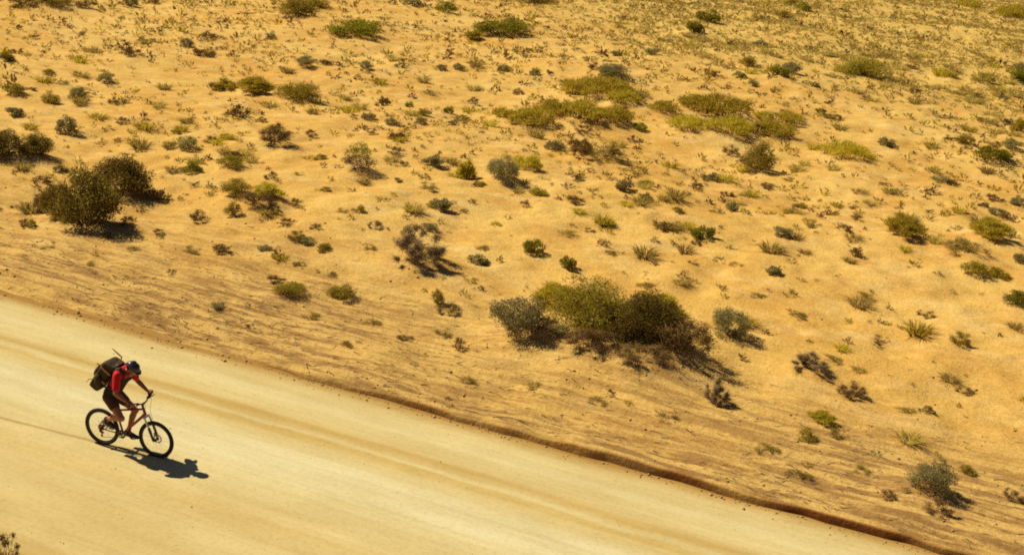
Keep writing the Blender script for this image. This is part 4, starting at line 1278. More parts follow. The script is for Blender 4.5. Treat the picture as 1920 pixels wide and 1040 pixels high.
# ------------------------------------------------------------------ mountain bicycle (X forward, Y to the rider's left, Z up; origin under the rear axle)
M_RED = plain_material('red_frame_paint', (0.25, 0.010, 0.012), 0.3, 0.5)
M_BLACK = plain_material('black_metal', (0.018, 0.016, 0.018), 0.4, 0.5)
M_SILVER = plain_material('brushed_silver', (0.62, 0.60, 0.58), 0.3, 0.5, 0.9)
M_FORK = plain_material('pale_fork_paint', (0.62, 0.60, 0.60), 0.35, 0.5)
M_TYRE = plain_material('dusty_tyre_rubber', (0.028, 0.022, 0.020), 0.85, 0.2, vary=0.3, scale=60)
M_RUB = plain_material('black_rubber', (0.02, 0.02, 0.02), 0.7, 0.3)
M_STEEL = plain_material('oily_steel', (0.16, 0.14, 0.13), 0.45, 0.5, 0.8)


def tube_bm(bm, pts, rad, seg=10, cap=True):
    """round tube along pts; rad one number or one per point"""
    pts = [Vector(p) for p in pts]
    k = len(pts)
    rad = [rad] * k if isinstance(rad, (int, float)) else rad
    prev = None
    rings = []
    for i, p in enumerate(pts):
        t = (pts[min(i + 1, k - 1)] - pts[max(i - 1, 0)]).normalized()
        if prev is None:
            a = t.orthogonal().normalized()
        else:
            a = (prev - t * prev.dot(t)).normalized()
        prev = a
        b = t.cross(a)
        rings.append([bm.verts.new(p + (a * math.cos(q) + b * math.sin(q)) * rad[i]) for q in [6.28318 * j / seg for j in range(seg)]])
    for r0, r1 in zip(rings, rings[1:]):
        for j in range(seg):
            bm.faces.new((r0[j], r0[(j + 1) % seg], r1[(j + 1) % seg], r1[j]))
    if cap:
        bm.faces.new(list(reversed(rings[0]))); bm.faces.new(rings[-1])


def lathe_y(bm, prof, seg=40, closed=True):
    """profile [(radius, y)] turned about the Y axis"""
    rings = []
    for r, y in prof:
        rings.append([bm.verts.new((r * math.cos(6.28318 * j / seg), y, r * math.sin(6.28318 * j / seg))) for j in range(seg)])
    rr = list(zip(rings, rings[1:])) + ([(rings[-1], rings[0])] if closed else [])
    for a, b in rr:
        for j in range(seg):
            bm.faces.new((a[j], a[(j + 1) % seg], b[(j + 1) % seg], b[j]))


def box_bm(bm, c, sx, sy, sz, rot=None, bev=0.0):
    res = bmesh.ops.create_cube(bm, size=1.0)
    vs = res['verts']
    mt = Matrix.Translation(c) @ (rot.to_4x4() if rot else Matrix.Identity(4)) @ Matrix.Diagonal((sx, sy, sz, 1))
    bmesh.ops.transform(bm, matrix=mt, verts=vs)
    if bev:
        es = list({e for v in vs for e in v.link_edges})
        bmesh.ops.bevel(bm, geom=es, offset=bev, segments=2, affect='EDGES', profile=0.5)


def done(name, bm, mat, parent, smooth=True, kind=None):
    bmesh.ops.recalc_face_normals(bm, faces=bm.faces[:])
    me = bpy.data.meshes.new(name)
    bm.to_mesh(me); bm.free()
    if smooth:
        me.polygons.foreach_set('use_smooth', np.ones(len(me.polygons), bool))
        me.set_sharp_from_angle(angle=R(40))
    for m in (mat if isinstance(mat, (list, tuple)) else [mat]):
        me.materials.append(m)
    return link(name, me, parent, kind)


BIKE_LOC, BIKE_DIR = (-6.954, 18.905), R(-16.9)
bs, bn = to_sn(*BIKE_LOC)
bike = link('mountain_bike', None, None, None, 'red framed mountain bike with fat black tyres, ridden along the sand road', 'bicycle')
bike.location = (*BIKE_LOC, float(road_z(np.array([bs]), np.array([bn]))[0]) - 0.006)
bike.rotation_euler = (R(1.5), 0, BIKE_DIR)
WR, WB = 0.345, 1.10
AX_R, AX_F = Vector((0, 0, WR)), Vector((WB, 0, WR))
BB = Vector((0.43, 0, 0.315))
SEAT_T = Vector((0.295, 0, 0.76))
HT, HB = Vector((0.855, 0, 0.90)), Vector((0.90, 0, 0.775))

bm = bmesh.new()
tube_bm(bm, [HT, HB], 0.024)
tube_bm(bm, [SEAT_T - Vector((0, 0, 0.03)), HT - Vector((0.0, 0, 0.025))], [0.017, 0.020])
tube_bm(bm, [BB, HB + Vector((0.0, 0, 0.02))], [0.023, 0.027])
tube_bm(bm, [BB, SEAT_T], 0.018)
for sy in (-1, 1):
    tube_bm(bm, [BB + Vector((-0.03, 0.03 * sy, 0.0)), (0.30, 0.055 * sy, 0.325), (0, 0.068 * sy, WR)], [0.012, 0.011, 0.009])
    tube_bm(bm, [SEAT_T + Vector((0.01, 0.022 * sy, -0.06)), (0.20, 0.05 * sy, 0.60), (0, 0.068 * sy, WR)], [0.010, 0.009, 0.008])
done('frame', bm, M_RED, bike)

bm = bmesh.new()
tube_bm(bm, [SEAT_T, (0.245, 0, 0.925)], 0.0145)
done('seatpost', bm, M_BLACK, bike)
bm = bmesh.new()
prof = [(-0.02, 0.072, 0.03), (0.04, 0.066, 0.032), (0.10, 0.042, 0.028), (0.17, 0.022, 0.024), (0.255, 0.015, 0.02)]
rings = []
for x, hw, hh in prof:
    rings.append([bm.verts.new((0.12 + x, hw * math.cos(t), 0.935 + hh * 0.7 * math.sin(t))) for t in [6.283 * j / 12 for j in range(12)]])
for a, b in zip(rings, rings[1:]):
    for j in range(12):
        bm.faces.new((a[j], a[(j + 1) % 12], b[(j + 1) % 12], b[j]))
bm.faces.new(rings[0]); bm.faces.new(rings[-1])
done('saddle', bm, M_RUB, bike)

# suspension fork
bm = bmesh.new()
CR = HB + Vector((0.012, 0, -0.035))
tube_bm(bm, [HB, CR], 0.02)
tube_bm(bm, [CR + Vector((0, -0.075, 0)), CR + Vector((0, 0.075, 0))], 0.02)
for sy in (-1, 1):
    lo = CR.lerp(AX_F, 0.48) + Vector((0.012, 0.066 * sy, 0))
    tube_bm(bm, [CR + Vector((0.0, 0.066 * sy, 0.02)), lo], 0.016)
fork = done('fork', bm, M_FORK, bike)
for sy in (-1, 1):
    bm = bmesh.new()
    lo = CR.lerp(AX_F, 0.42) + Vector((0.012, 0.066 * sy, 0))
    tube_bm(bm, [lo, AX_F + Vector((-0.012, 0.066 * sy, 0.01)), AX_F + Vector((0, 0.066 * sy, -0.01))], [0.024, 0.021, 0.014])
    done('fork_lower', bm, M_BLACK, fork)


def wheel(ax, rear):
    w = link('wheel', None, bike)
    w.location = ax
    bm = bmesh.new()
    lathe_y(bm, [(WR - 0.057 + 0.029 + 0.029 * math.cos(t), 0.027 * math.sin(t)) for t in [6.283 * j / 12 for j in range(12)]], 56)
    for j in range(56):
        for row in (-1, 0, 1):
            a = 6.28318 * (j + 0.5 * (row == 0)) / 56
            rr = WR - 0.001 - (0.006 if row else 0)
            c = Vector((rr * math.cos(a), row * 0.016, rr * math.sin(a)))
            box_bm(bm, c, 0.009, 0.011, 0.016, Matrix.Rotation(-a, 3, 'Y'))
    done('tyre', bm, M_TYRE, w, smooth=False)
    bm = bmesh.new()
    lathe_y(bm, [(WR - 0.056, -0.014), (WR - 0.050, -0.013), (WR - 0.050, 0.013), (WR - 0.056, 0.014), (WR - 0.073, 0.005), (WR - 0.073, -0.005)], 56)
    done('rim', bm, M_BLACK, w)
    bm = bmesh.new()
    lathe_y(bm, [(0.012, -0.06), (0.014, -0.035), (0.03, -0.034), (0.03, -0.028), (0.017, -0.026), (0.017, 0.026), (0.03, 0.028), (0.03, 0.034), (0.014, 0.035), (0.012, 0.06)], 18)
    done('hub', bm, M_BLACK, w)
    bm = bmesh.new()
    for j in range(32):
        a = 6.28318 * j / 32
        sy = 1 if j % 2 else -1
        b = a + (0.55 if (j // 2) % 2 else -0.55)
        tube_bm(bm, [(0.028 * math.cos(b), sy * 0.031, 0.028 * math.sin(b)), ((WR - 0.072) * math.cos(a), 0, (WR - 0.072) * math.sin(a))], 0.0013, 4, False)
    done('spokes', bm, M_SILVER, w, kind='stuff')
    bm = bmesh.new()
    lathe_y(bm, [(0.078, 0.043), (0.082, 0.043), (0.082, 0.045), (0.078, 0.045), (0.062, 0.045), (0.062, 0.043)], 36)
    for j in range(5):
        a = 6.283 * j / 5
        tube_bm(bm, [(0.02 * math.cos(a), 0.044, 0.02 * math.sin(a)), (0.066 * math.cos(a + 0.5), 0.044, 0.066 * math.sin(a + 0.5))], 0.003, 5)
    done('brake_disc', bm, M_STEEL, w)
    if rear:
        bm = bmesh.new()
        for k in range(8):
            r = 0.062 - 0.0052 * k
            y = -0.036 - 0.0035 * k
            lathe_y(bm, [(0.016, y), (r, y), (r, y - 0.0018), (0.016, y - 0.0018)], 30)
        done('cassette', bm, M_STEEL, w)
    return w


wr = wheel(AX_R, True)
wf = wheel(AX_F, False)
wf.rotation_euler = (0, 0.3, 0)

# drivetrain
PED_R = BB + Vector((0.175 * math.cos(R(132)), -0.135, 0.175 * math.sin(R(132))))
PED_L = BB + Vector((0.175 * math.cos(R(-48)), 0.135, 0.175 * math.sin(R(-48))))
bm = bmesh.new()
tube_bm(bm, [BB + Vector((0, -0.06, 0)), BB + Vector((0, 0.06, 0))], 0.019, 14)
for P_, sy in ((PED_R, -1), (PED_L, 1)):
    tube_bm(bm, [BB + Vector((0, 0.065 * sy, 0)), Vector((P_.x, 0.085 * sy, P_.z))], [0.017, 0.013])
for r, y in ((0.082, -0.046), (0.064, -0.040), (0.046, -0.034)):
    n0 = len(bm.verts)
    lathe_y(bm, [(r - 0.014, y), (r, y), (r, y - 0.003), (r - 0.014, y - 0.003)], 36)
    bm.verts.ensure_lookup_table()
    bmesh.ops.translate(bm, verts=bm.verts[n0:], vec=BB)
for j in range(4):
    a = 6.283 * j / 4 + 0.4
    tube_bm(bm, [BB + Vector((0, -0.05, 0)), BB + Vector((0.075 * math.cos(a), -0.046, 0.075 * math.sin(a)))], 0.007, 6)
crank = done('crankset', bm, M_BLACK, bike)
for P_, sy in ((PED_R, -1), (PED_L, 1)):
    bm = bmesh.new()
    tube_bm(bm, [(P_.x, 0.085 * sy, P_.z), (P_.x, 0.175 * sy, P_.z)], 0.007, 8)
    for dx in (-0.042, 0.042):
        box_bm(bm, Vector((P_.x + dx, 0.135 * sy, P_.z)), 0.010, 0.085, 0.016, None, 0.002)
    for y in (0.097, 0.173):
        box_bm(bm, Vector((P_.x, y * sy, P_.z)), 0.09, 0.009, 0.014, None, 0.002)
    done('pedal', bm, M_BLACK, crank)
bm = bmesh.new()
y = -0.045
ch = []
for j in range(9):
    a = R(90 - 22.5 * j)
    ch.append((BB.x + 0.066 * math.cos(a), y, BB.z + 0.066 * math.sin(a)))
JW = Vector((0.02, y, WR - 0.155)); UJ = Vector((0.04, y, WR - 0.085))
ch += [tuple(JW + Vector((0.02, 0, -0.02))), tuple(JW + Vector((-0.022, 0, 0))), tuple(UJ + Vector((0.022, 0, 0.0)))]
for j in range(7):
    a = R(-110 - 26 * j)
    ch.append((0.045 * math.cos(a), y, WR + 0.045 * math.sin(a)))
ch.append(ch[0])
tube_bm(bm, ch, 0.0045, 6, False)
done('chain', bm, M_STEEL, bike)
bm = bmesh.new()
for c, r in ((JW, 0.022), (UJ, 0.020)):
    n0 = len(bm.verts)
    lathe_y(bm, [(0.004, -0.004), (r, -0.003), (r, 0.003), (0.004, 0.004)], 14)
    bm.verts.ensure_lookup_table()
    bmesh.ops.translate(bm, verts=bm.verts[n0:], vec=c)
tube_bm(bm, [UJ + Vector((0, -0.012, 0)), JW + Vector((0, -0.012, 0))], [0.014, 0.010], 8)
tube_bm(bm, [(0.0, -0.075, WR - 0.02), (0.015, -0.075, WR - 0.06), UJ + Vector((0, -0.02, 0.01))], [0.014, 0.018, 0.014], 8)
done('rear_derailleur', bm, M_BLACK, bike)

# stem, handlebar, grips, levers
HBAR_Z, HBAR_X = 1.055, 0.845
STEER = R(-2)
bm = bmesh.new()
tube_bm(bm, [HT, HT + Vector((-0.02, 0, 0.075))], 0.021)
tube_bm(bm, [HT + Vector((-0.018, 0, 0.06)), (0.885, 0, 1.0)], [0.02, 0.019])
done('stem', bm, M_BLACK, bike)
bm = bmesh.new()
bar = [(HBAR_X - 0.035, -0.34, HBAR_Z + 0.01), (HBAR_X - 0.01, -0.20, HBAR_Z), (HBAR_X + 0.03, -0.08, 1.005), (HBAR_X + 0.04, 0, 1.0),
       (HBAR_X + 0.03, 0.08, 1.005), (HBAR_X - 0.01, 0.20, HBAR_Z), (HBAR_X - 0.035, 0.34, HBAR_Z + 0.01)]
tube_bm(bm, bar, [0.0115, 0.0115, 0.013, 0.015, 0.013, 0.0115, 0.0115], 10)
hb = done('handlebar', bm, M_BLACK, bike)
for sy in (-1, 1):
    bm = bmesh.new()
    tube_bm(bm, [(HBAR_X - 0.0165, 0.225 * sy, HBAR_Z + 0.002), (HBAR_X - 0.0365, 0.348 * sy, HBAR_Z + 0.011)], 0.0165, 12)
    done('grip', bm, M_RUB, hb)
    bm = bmesh.new()
    tube_bm(bm, [(HBAR_X - 0.005, 0.19 * sy, HBAR_Z), (HBAR_X + 0.05, 0.195 * sy, HBAR_Z - 0.005), (HBAR_X + 0.055, 0.25 * sy, HBAR_Z - 0.012), (HBAR_X + 0.03, 0.315 * sy, HBAR_Z - 0.018)], [0.014, 0.013, 0.007, 0.006], 8)
    box_bm(bm, Vector((HBAR_X + 0.015, 0.155 * sy, HBAR_Z - 0.02)), 0.055, 0.05, 0.03, None, 0.006)
    done('brake_lever', bm, M_BLACK, hb)


def curve_pts(pts, n=5):
    P_ = [Vector(p) for p in pts]
    P_ = [P_[0] * 2 - P_[1]] + P_ + [P_[-1] * 2 - P_[-2]]
    out = []
    for i in range(1, len(P_) - 2):
        for k in range(n):
            t = k / n
            p0, p1, p2, p3 = P_[i - 1:i + 3]
            out.append(0.5 * (2 * p1 + (p2 - p0) * t + (2 * p0 - 5 * p1 + 4 * p2 - p3) * t * t + (3 * p1 - p0 - 3 * p2 + p3) * t ** 3))
    return out + [P_[-2]]


bm = bmesh.new()
tube_bm(bm, curve_pts([(HBAR_X + 0.05, -0.17, HBAR_Z - 0.005), (HBAR_X + 0.09, -0.10, HBAR_Z - 0.04), (HBAR_X + 0.085, -0.03, 0.97), (0.90, -0.028, 0.87), (0.78, -0.030, 0.66)]), 0.003, 5)
tube_bm(bm, curve_pts([(HBAR_X + 0.05, 0.17, HBAR_Z - 0.005), (HBAR_X + 0.10, 0.11, HBAR_Z - 0.05), (0.955, 0.06, 0.88), (0.965, 0.092, 0.70), (1.02, 0.094, 0.52), (1.05, 0.078, WR + 0.09)]), 0.003, 5)
done('brake_hose', bm, M_RUB, bike)
for ax in (AX_R, AX_F):
    bm = bmesh.new()
    box_bm(bm, ax + Vector((-0.055 if ax is AX_F else -0.02, 0.058, 0.065)), 0.05, 0.03, 0.06, None, 0.006)
    done('brake_caliper', bm, M_BLACK, bike)

# ------------------------------------------------------------------ rider, in the bicycle's frame
M_SKIN = plain_material('sunburnt_skin', (0.34, 0.125, 0.055), 0.55, 0.3, vary=0.15, scale=9)
M_JERSEY = plain_material('red_jersey', (0.50, 0.010, 0.016), 0.75, 0.2, vary=0.12, scale=11, bump=3.0)
M_SHORTS = plain_material('dark_shorts', (0.075, 0.036, 0.018), 0.85, 0.15, vary=0.3, scale=12, bump=2.5)
M_VEST = plain_material('dark_vest', (0.030, 0.020, 0.018), 0.85, 0.15, vary=0.3, scale=12, bump=2.5)
M_HELMET = plain_material('purple_black_helmet', (0.030, 0.020, 0.038), 0.28, 0.5)
M_SHOE = plain_material('black_shoe', (0.022, 0.018, 0.020), 0.6, 0.3)
M_SOCK = plain_material('dark_sock', (0.05, 0.04, 0.04), 0.9, 0.1)
M_HAIR = plain_material('brown_hair', (0.035, 0.02, 0.012), 0.6, 0.3)
M_EYE = plain_material('eye_white', (0.7, 0.68, 0.64), 0.2, 0.5)
M_PACK = plain_material('black_pack_cloth', (0.048, 0.034, 0.016), 0.8, 0.2, vary=0.35, scale=13, bump=2.5)
M_TAN = plain_material('tan_webbing', (0.34, 0.17, 0.055), 0.8, 0.2, vary=0.2, scale=30)
M_GREY = plain_material('grey_blue_strap', (0.10, 0.11, 0.13), 0.7, 0.2)


def cone(bm, p0, p1, r0, r1, seg=16, squash=None):
    """round-ended tapering limb; squash=(axis vector, factor) flattens it"""
    p0, p1 = Vector(p0), Vector(p1)
    t = (p1 - p0).normalized()
    pts, rs = [], []
    for a in (-88, -60, -30):
        pts.append(p0 + t * r0 * math.sin(R(a))); rs.append(r0 * math.cos(R(a)))
    for q in (0, 0.33, 0.66, 1):
        pts.append(p0.lerp(p1, q)); rs.append(r0 + (r1 - r0) * q)
    for a in (30, 60, 88):
        pts.append(p1 + t * r1 * math.sin(R(a))); rs.append(r1 * math.cos(R(a)))
    n0 = len(bm.verts)
    tube_bm(bm, pts, rs, seg)
    if squash:
        ax, f = Vector(squash[0]).normalized(), squash[1]
        bm.verts.ensure_lookup_table()
        for v in bm.verts[n0:]:
            c = p0 + t * (v.co - p0).dot(t)
            o = v.co - c
            v.co = c + o + ax * (o.dot(ax) * (f - 1))


def ball(bm, c, rx, ry, rz, rot=None, seg=20):
    res = bmesh.ops.create_uvsphere(bm, u_segments=seg, v_segments=seg // 2 + 2, radius=1.0)
    mt = Matrix.Translation(c) @ (rot.to_4x4() if rot else Matrix.Identity(4)) @ Matrix.Diagonal((rx, ry, rz, 1))
    bmesh.ops.transform(bm, matrix=mt, verts=res['verts'])


def fuse(name, bm, mat, parent, voxel=0.008, smooth=3):
    """the overlapping limbs become one continuous skin"""
    me0 = bpy.data.meshes.new('raw'); bm.to_mesh(me0); bm.free()
    o = bpy.data.objects.new('raw', me0); COL.objects.link(o)
    r = o.modifiers.new('r', 'REMESH'); r.mode = 'VOXEL'; r.voxel_size = voxel
    s = o.modifiers.new('s', 'SMOOTH'); s.iterations = smooth; s.factor = 0.5
    dg = bpy.context.evaluated_depsgraph_get()
    me = bpy.data.meshes.new_from_object(o.evaluated_get(dg))
    bpy.data.objects.remove(o)
    me.name = name
    me.materials.clear(); me.materials.append(mat)
    me.polygons.foreach_set('use_smooth', np.ones(len(me.polygons), bool))
    return link(name, me, parent)


def joint(a, b, l1, l2, pole):
    """middle joint of a two-bone limb from a to b bending towards pole"""
    a, b = Vector(a), Vector(b)
    d = b - a; L = min(d.length, (l1 + l2) * 0.999)
    x = (l1 * l1 - l2 * l2 + L * L) / (2 * L)
    h = math.sqrt(max(l1 * l1 - x * x, 0))
    u = d.normalized()
    p = Vector(pole); p = (p - u * p.dot(u)).normalized()
    return a + u * x + p * h


rider = link('person', None, None, None, 'cyclist in red sleeves, dark vest and black helmet riding a bike down the sand road', 'person')
rider.location = bike.location; rider.rotation_euler = bike.rotation_euler

HIP = {-1: Vector((0.235, -0.095, 1.01)), 1: Vector((0.235, 0.095, 1.01))}
SHO = {-1: Vector((0.485, -0.185, 1.50)), 1: Vector((0.495, 0.185, 1.495))}
GRIP = {s: Vector((HBAR_X - 0.026, 0.285 * s, HBAR_Z + 0.006)) for s in (-1, 1)}
ANK = {-1: PED_R + Vector((-0.135, 0.012, 0.145)), 1: PED_L + Vector((-0.105, -0.012, 0.115))}
TOE = {-1: PED_R + Vector((0.075, 0.0, 0.035)), 1: PED_L + Vector((0.095, 0.0, 0.028))}
HEEL = {-1: PED_R + Vector((-0.175, 0.012, 0.085)), 1: PED_L + Vector((-0.155, -0.012, 0.045))}
KNEE = {s: joint(HIP[s], ANK[s], 0.455, 0.43, (1, 0.30 * s, 0.15)) for s in (-1, 1)}
WRI = {s: GRIP[s] + Vector((-0.062, -0.012 * s, 0.030)) for s in (-1, 1)}
ELB = {s: joint(SHO[s], WRI[s], 0.30, 0.265, (-0.35, 0.55 * s, -0.75)) for s in (-1, 1)}
HEAD = Vector((0.66, 0.0, 1.585))
HR = Matrix.Rotation(R(44), 3, 'Y')          # face turned down to the road ahead
hv = lambda x, y, z: HEAD + HR @ Vector((x, y, z))

bm = bmesh.new()
ball(bm, (0.235, 0, 1.02), 0.125, 0.165, 0.125)
cone(bm, (0.245, 0, 1.05), (0.335, 0, 1.22), 0.122, 0.115, 20, ((0, 1, 0), 1.22))
cone(bm, (0.335, 0, 1.22), (0.43, 0, 1.40), 0.115, 0.125, 20, ((0, 1, 0), 1.32))
cone(bm, SHO[-1] * 0.8 + SHO[1] * 0.2, SHO[-1] * 0.2 + SHO[1] * 0.8, 0.088, 0.088)
cone(bm, (0.485, 0, 1.50), hv(-0.02, 0, -0.07), 0.062, 0.055)
# head: skull, jaw, nose, lips, ears, brow
ball(bm, hv(-0.012, 0, 0.03), 0.098, 0.077, 0.098, HR)
ball(bm, hv(0.022, 0, -0.055), 0.070, 0.060, 0.070, HR)
cone(bm, hv(0.045, 0, -0.075), hv(0.068, 0, -0.100), 0.042, 0.026)
cone(bm, hv(0.084, 0, 0.018), hv(0.110, 0, -0.026), 0.011, 0.016, 12)
ball(bm, hv(0.085, 0, -0.060), 0.014, 0.024, 0.007, HR, 12)
ball(bm, hv(0.083, 0, -0.072), 0.013, 0.020, 0.007, HR, 12)
cone(bm, hv(0.079, -0.04, 0.030), hv(0.079, 0.04, 0.030), 0.013, 0.013, 12)
for s in (-1, 1):
    ball(bm, hv(0.060, 0.036 * s, -0.025), 0.03, 0.026, 0.026, HR, 12)
    ball(bm, hv(-0.010, 0.077 * s, -0.010), 0.020, 0.010, 0.033, HR, 12)
for s in (-1, 1):
    # arm
    cone(bm, SHO[s], SHO[s].lerp(ELB[s], 0.45), 0.060, 0.052)
    cone(bm, SHO[s].lerp(ELB[s], 0.45), ELB[s], 0.052, 0.041)
    cone(bm, ELB[s], ELB[s].lerp(WRI[s], 0.35), 0.042, 0.044)
    cone(bm, ELB[s].lerp(WRI[s], 0.35), WRI[s], 0.044, 0.028, 16, ((0, 0, 1), 0.85))
    # palm over the grip, four fingers curled round it, thumb below
    G = GRIP[s]
    ax = Vector((-0.02, 0.123 * s, 0.009)).normalized()
    cone(bm, WRI[s], G + Vector((-0.025, 0, 0.030)) - ax * 0.012, 0.027, 0.026, 14)
    for k, (off, ln) in enumerate(((-0.036, 0.95), (-0.012, 1.05), (0.012, 1.0), (0.035, 0.82))):
        b0 = G + ax * off
        pts = [b0 + Vector((-0.022, 0, 0.033)), b0 + Vector((0.012, 0, 0.032)), b0 + Vector((0.032 * ln, 0, 0.008)), b0 + Vector((0.022 * ln, 0, -0.022 * ln)), b0 + Vector((-0.002, 0, -0.030 * ln))]
        rad = [0.0115, 0.0105, 0.0100, 0.0092, 0.0080]
        for i in range(4):
            cone(bm, pts[i], pts[i + 1], rad[i], rad[i + 1], 10)
    tb = [G - ax * 0.030 + Vector((-0.040, 0, 0.018)), G - ax * 0.052 + Vector((-0.024, 0, -0.008)), G - ax * 0.050 + Vector((0.004, 0, -0.028)), G - ax * 0.040 + Vector((0.022, 0, -0.036))]
    for i in range(3):
        cone(bm, tb[i], tb[i + 1], (0.015, 0.012, 0.0105)[i], (0.012, 0.0105, 0.009)[i], 10)
    # leg
    cone(bm, HIP[s], HIP[s].lerp(KNEE[s], 0.5), 0.098, 0.078, 18)
    cone(bm, HIP[s].lerp(KNEE[s], 0.5), KNEE[s], 0.078, 0.057, 18)
    ball(bm, KNEE[s] + Vector((0.012, 0, 0.004)), 0.056, 0.053, 0.058)
    cz = KNEE[s].lerp(ANK[s], 0.32) + (KNEE[s] - HIP[s]).normalized() * -0.012
    cone(bm, KNEE[s], cz, 0.052, 0.058, 16)
    cone(bm, cz, KNEE[s].lerp(ANK[s], 0.72), 0.058, 0.041, 16)
    cone(bm, KNEE[s].lerp(ANK[s], 0.72), ANK[s], 0.041, 0.036, 16)
    cone(bm, ANK[s], TOE[s].lerp(HEEL[s], 0.35), 0.036, 0.034, 14)
fuse('body', bm, M_SKIN, rider, 0.0055, 3)
for s in (-1, 1):
    bm = bmesh.new(); ball(bm, hv(0.080, 0.032 * s, 0.010), 0.013, 0.013, 0.012, HR, 12)
    done('eye', bm, M_EYE, rider)

# clothes
bm = bmesh.new()
cone(bm, (0.235, 0, 1.05), (0.335, 0, 1.22), 0.132, 0.126, 20, ((0, 1, 0), 1.22))
cone(bm, (0.335, 0, 1.22), (0.43, 0, 1.40), 0.126, 0.136, 20, ((0, 1, 0), 1.32))
cone(bm, SHO[-1] * 0.85 + SHO[1] * 0.15, SHO[-1] * 0.15 + SHO[1] * 0.85, 0.100, 0.100)
for s in (-1, 1):
    cone(bm, SHO[s], SHO[s].lerp(ELB[s], 0.74), 0.074, 0.064)
fuse('jersey', bm, M_JERSEY, rider, 0.008, 4)
bm = bmesh.new()
cone(bm, (0.232, 0, 1.045), (0.335, 0, 1.22), 0.139, 0.133, 20, ((0, 1, 0), 1.22))
cone(bm, (0.335, 0, 1.22), (0.425, 0, 1.385), 0.133, 0.143, 20, ((0, 1, 0), 1.24))
fuse('vest', bm, M_VEST, rider, 0.008, 4)
bm = bmesh.new()
ball(bm, (0.232, 0, 1.015), 0.140, 0.180, 0.128)
for s in (-1, 1):
    cone(bm, HIP[s], HIP[s].lerp(KNEE[s], 0.46), 0.112, 0.093, 18)
fuse('shorts', bm, M_SHORTS, rider, 0.008, 3)
for s in (-1, 1):
    bm = bmesh.new()
    hl, to = HEEL[s], TOE[s]
    cone(bm, hl + Vector((0.035, 0, 0.022)), hl.lerp(to, 0.55) + Vector((0, 0, 0.020)), 0.040, 0.044, 14, ((0, 0, 1), 0.9))
    cone(bm, hl.lerp(to, 0.55) + Vector((0, 0, 0.018)), to + Vector((-0.012, 0, 0.010)), 0.045, 0.032, 14, ((0, 0, 1), 0.72))
    cone(bm, hl + Vector((0.045, 0, 0.04)), ANK[s] + Vector((0.004, 0, 0.0)), 0.042, 0.040, 14)
    sh = fuse('shoe', bm, M_SHOE, rider, 0.006, 2)
    bm = bmesh.new()
    d = (to - hl).normalized()
    up = Vector((0, 1, 0)).cross(d) * -1
    rot = Matrix((d, Vector((0, 1, 0)), up)).transposed()
    box_bm(bm, hl.lerp(to, 0.52) - up * 0.006, 0.275, 0.082, 0.018, rot, 0.006)
    done('sole', bm, M_RUB, sh)
    bm = bmesh.new()
    cone(bm, ANK[s], ANK[s].lerp(KNEE[s], 0.16), 0.041, 0.043, 14)
    fuse('sock', bm, M_SOCK, rider, 0.006, 2)

# helmet: shell with raised ribs and slots, peak, strap
bm = bmesh.new()
bmesh.ops.create_uvsphere(bm, u_segments=36, v_segments=20, radius=1.0)
bmesh.ops.delete(bm, geom=[v for v in bm.verts if v.co.z < -0.12], context='VERTS')
for v in bm.verts:
    x, y, z = v.co
    ridge = 0.05 * (0.5 + 0.5 * math.cos(y * 17)) * max(z, 0) ** 0.4
    k = 1 + ridge
    v.co = hv(-0.012 + x * 0.132 * k, y * 0.094 * k, 0.045 + z * 0.100 * k - (0.02 * (x < 0) * abs(x)))
ob = done('helmet', bm, M_HELMET, rider)
sm_ = ob.modifiers.new('thick', 'SOLIDIFY'); sm_.thickness = 0.012; sm_.offset = -1
bm = bmesh.new()
for yy in (-0.05, -0.025, 0.0, 0.025, 0.05):
    for x0, x1 in ((-0.09, -0.03), (0.0, 0.06)):
        zf = lambda x: 0.045 + 0.1045 * math.sqrt(max(0.02, 1 - (x / 0.137) ** 2 - (yy / 0.098) ** 2))
        tube_bm(bm, [hv(-0.012 + x0, yy, zf(x0)), hv(-0.012 + (x0 + x1) / 2, yy, zf((x0 + x1) / 2) + 0.001), hv(-0.012 + x1, yy, zf(x1))], [0.003, 0.006, 0.003], 8)
done('helmet_vents', bm, M_RUB, ob)
bm = bmesh.new()
pk = []
for rr in (0.0, 0.055):
    for th in (0.006, 0.0):
        pk.append([bm.verts.new(hv(0.108 + rr - 0.055 * (a / 0.075) ** 2 * 0.9, a, 0.068 + th - rr * 0.12)) for a in np.linspace(-0.075, 0.075, 9)])
a0, a1, b0, b1 = pk
for u, v in ((a0, b0), (b0, b1), (b1, a1), (a1, a0)):
    for j in range(8):
        bm.faces.new((u[j], u[j + 1], v[j + 1], v[j]))
done('helmet_peak', bm, M_HELMET, ob)
bm = bmesh.new()
tube_bm(bm, [hv(0.02, -0.083, 0.03), hv(0.018, -0.078, -0.03), hv(0.04, -0.05, -0.105), hv(0.05, 0, -0.128), hv(0.04, 0.05, -0.105), hv(0.018, 0.078, -0.03), hv(0.02, 0.083, 0.03)], 0.005, 6)
done('chin_strap', bm, M_RUB, ob)
bm = bmesh.new()
ball(bm, hv(-0.030, 0, 0.012), 0.090, 0.081, 0.080, HR)
fuse('hair', bm, M_HAIR, rider, 0.008, 2)

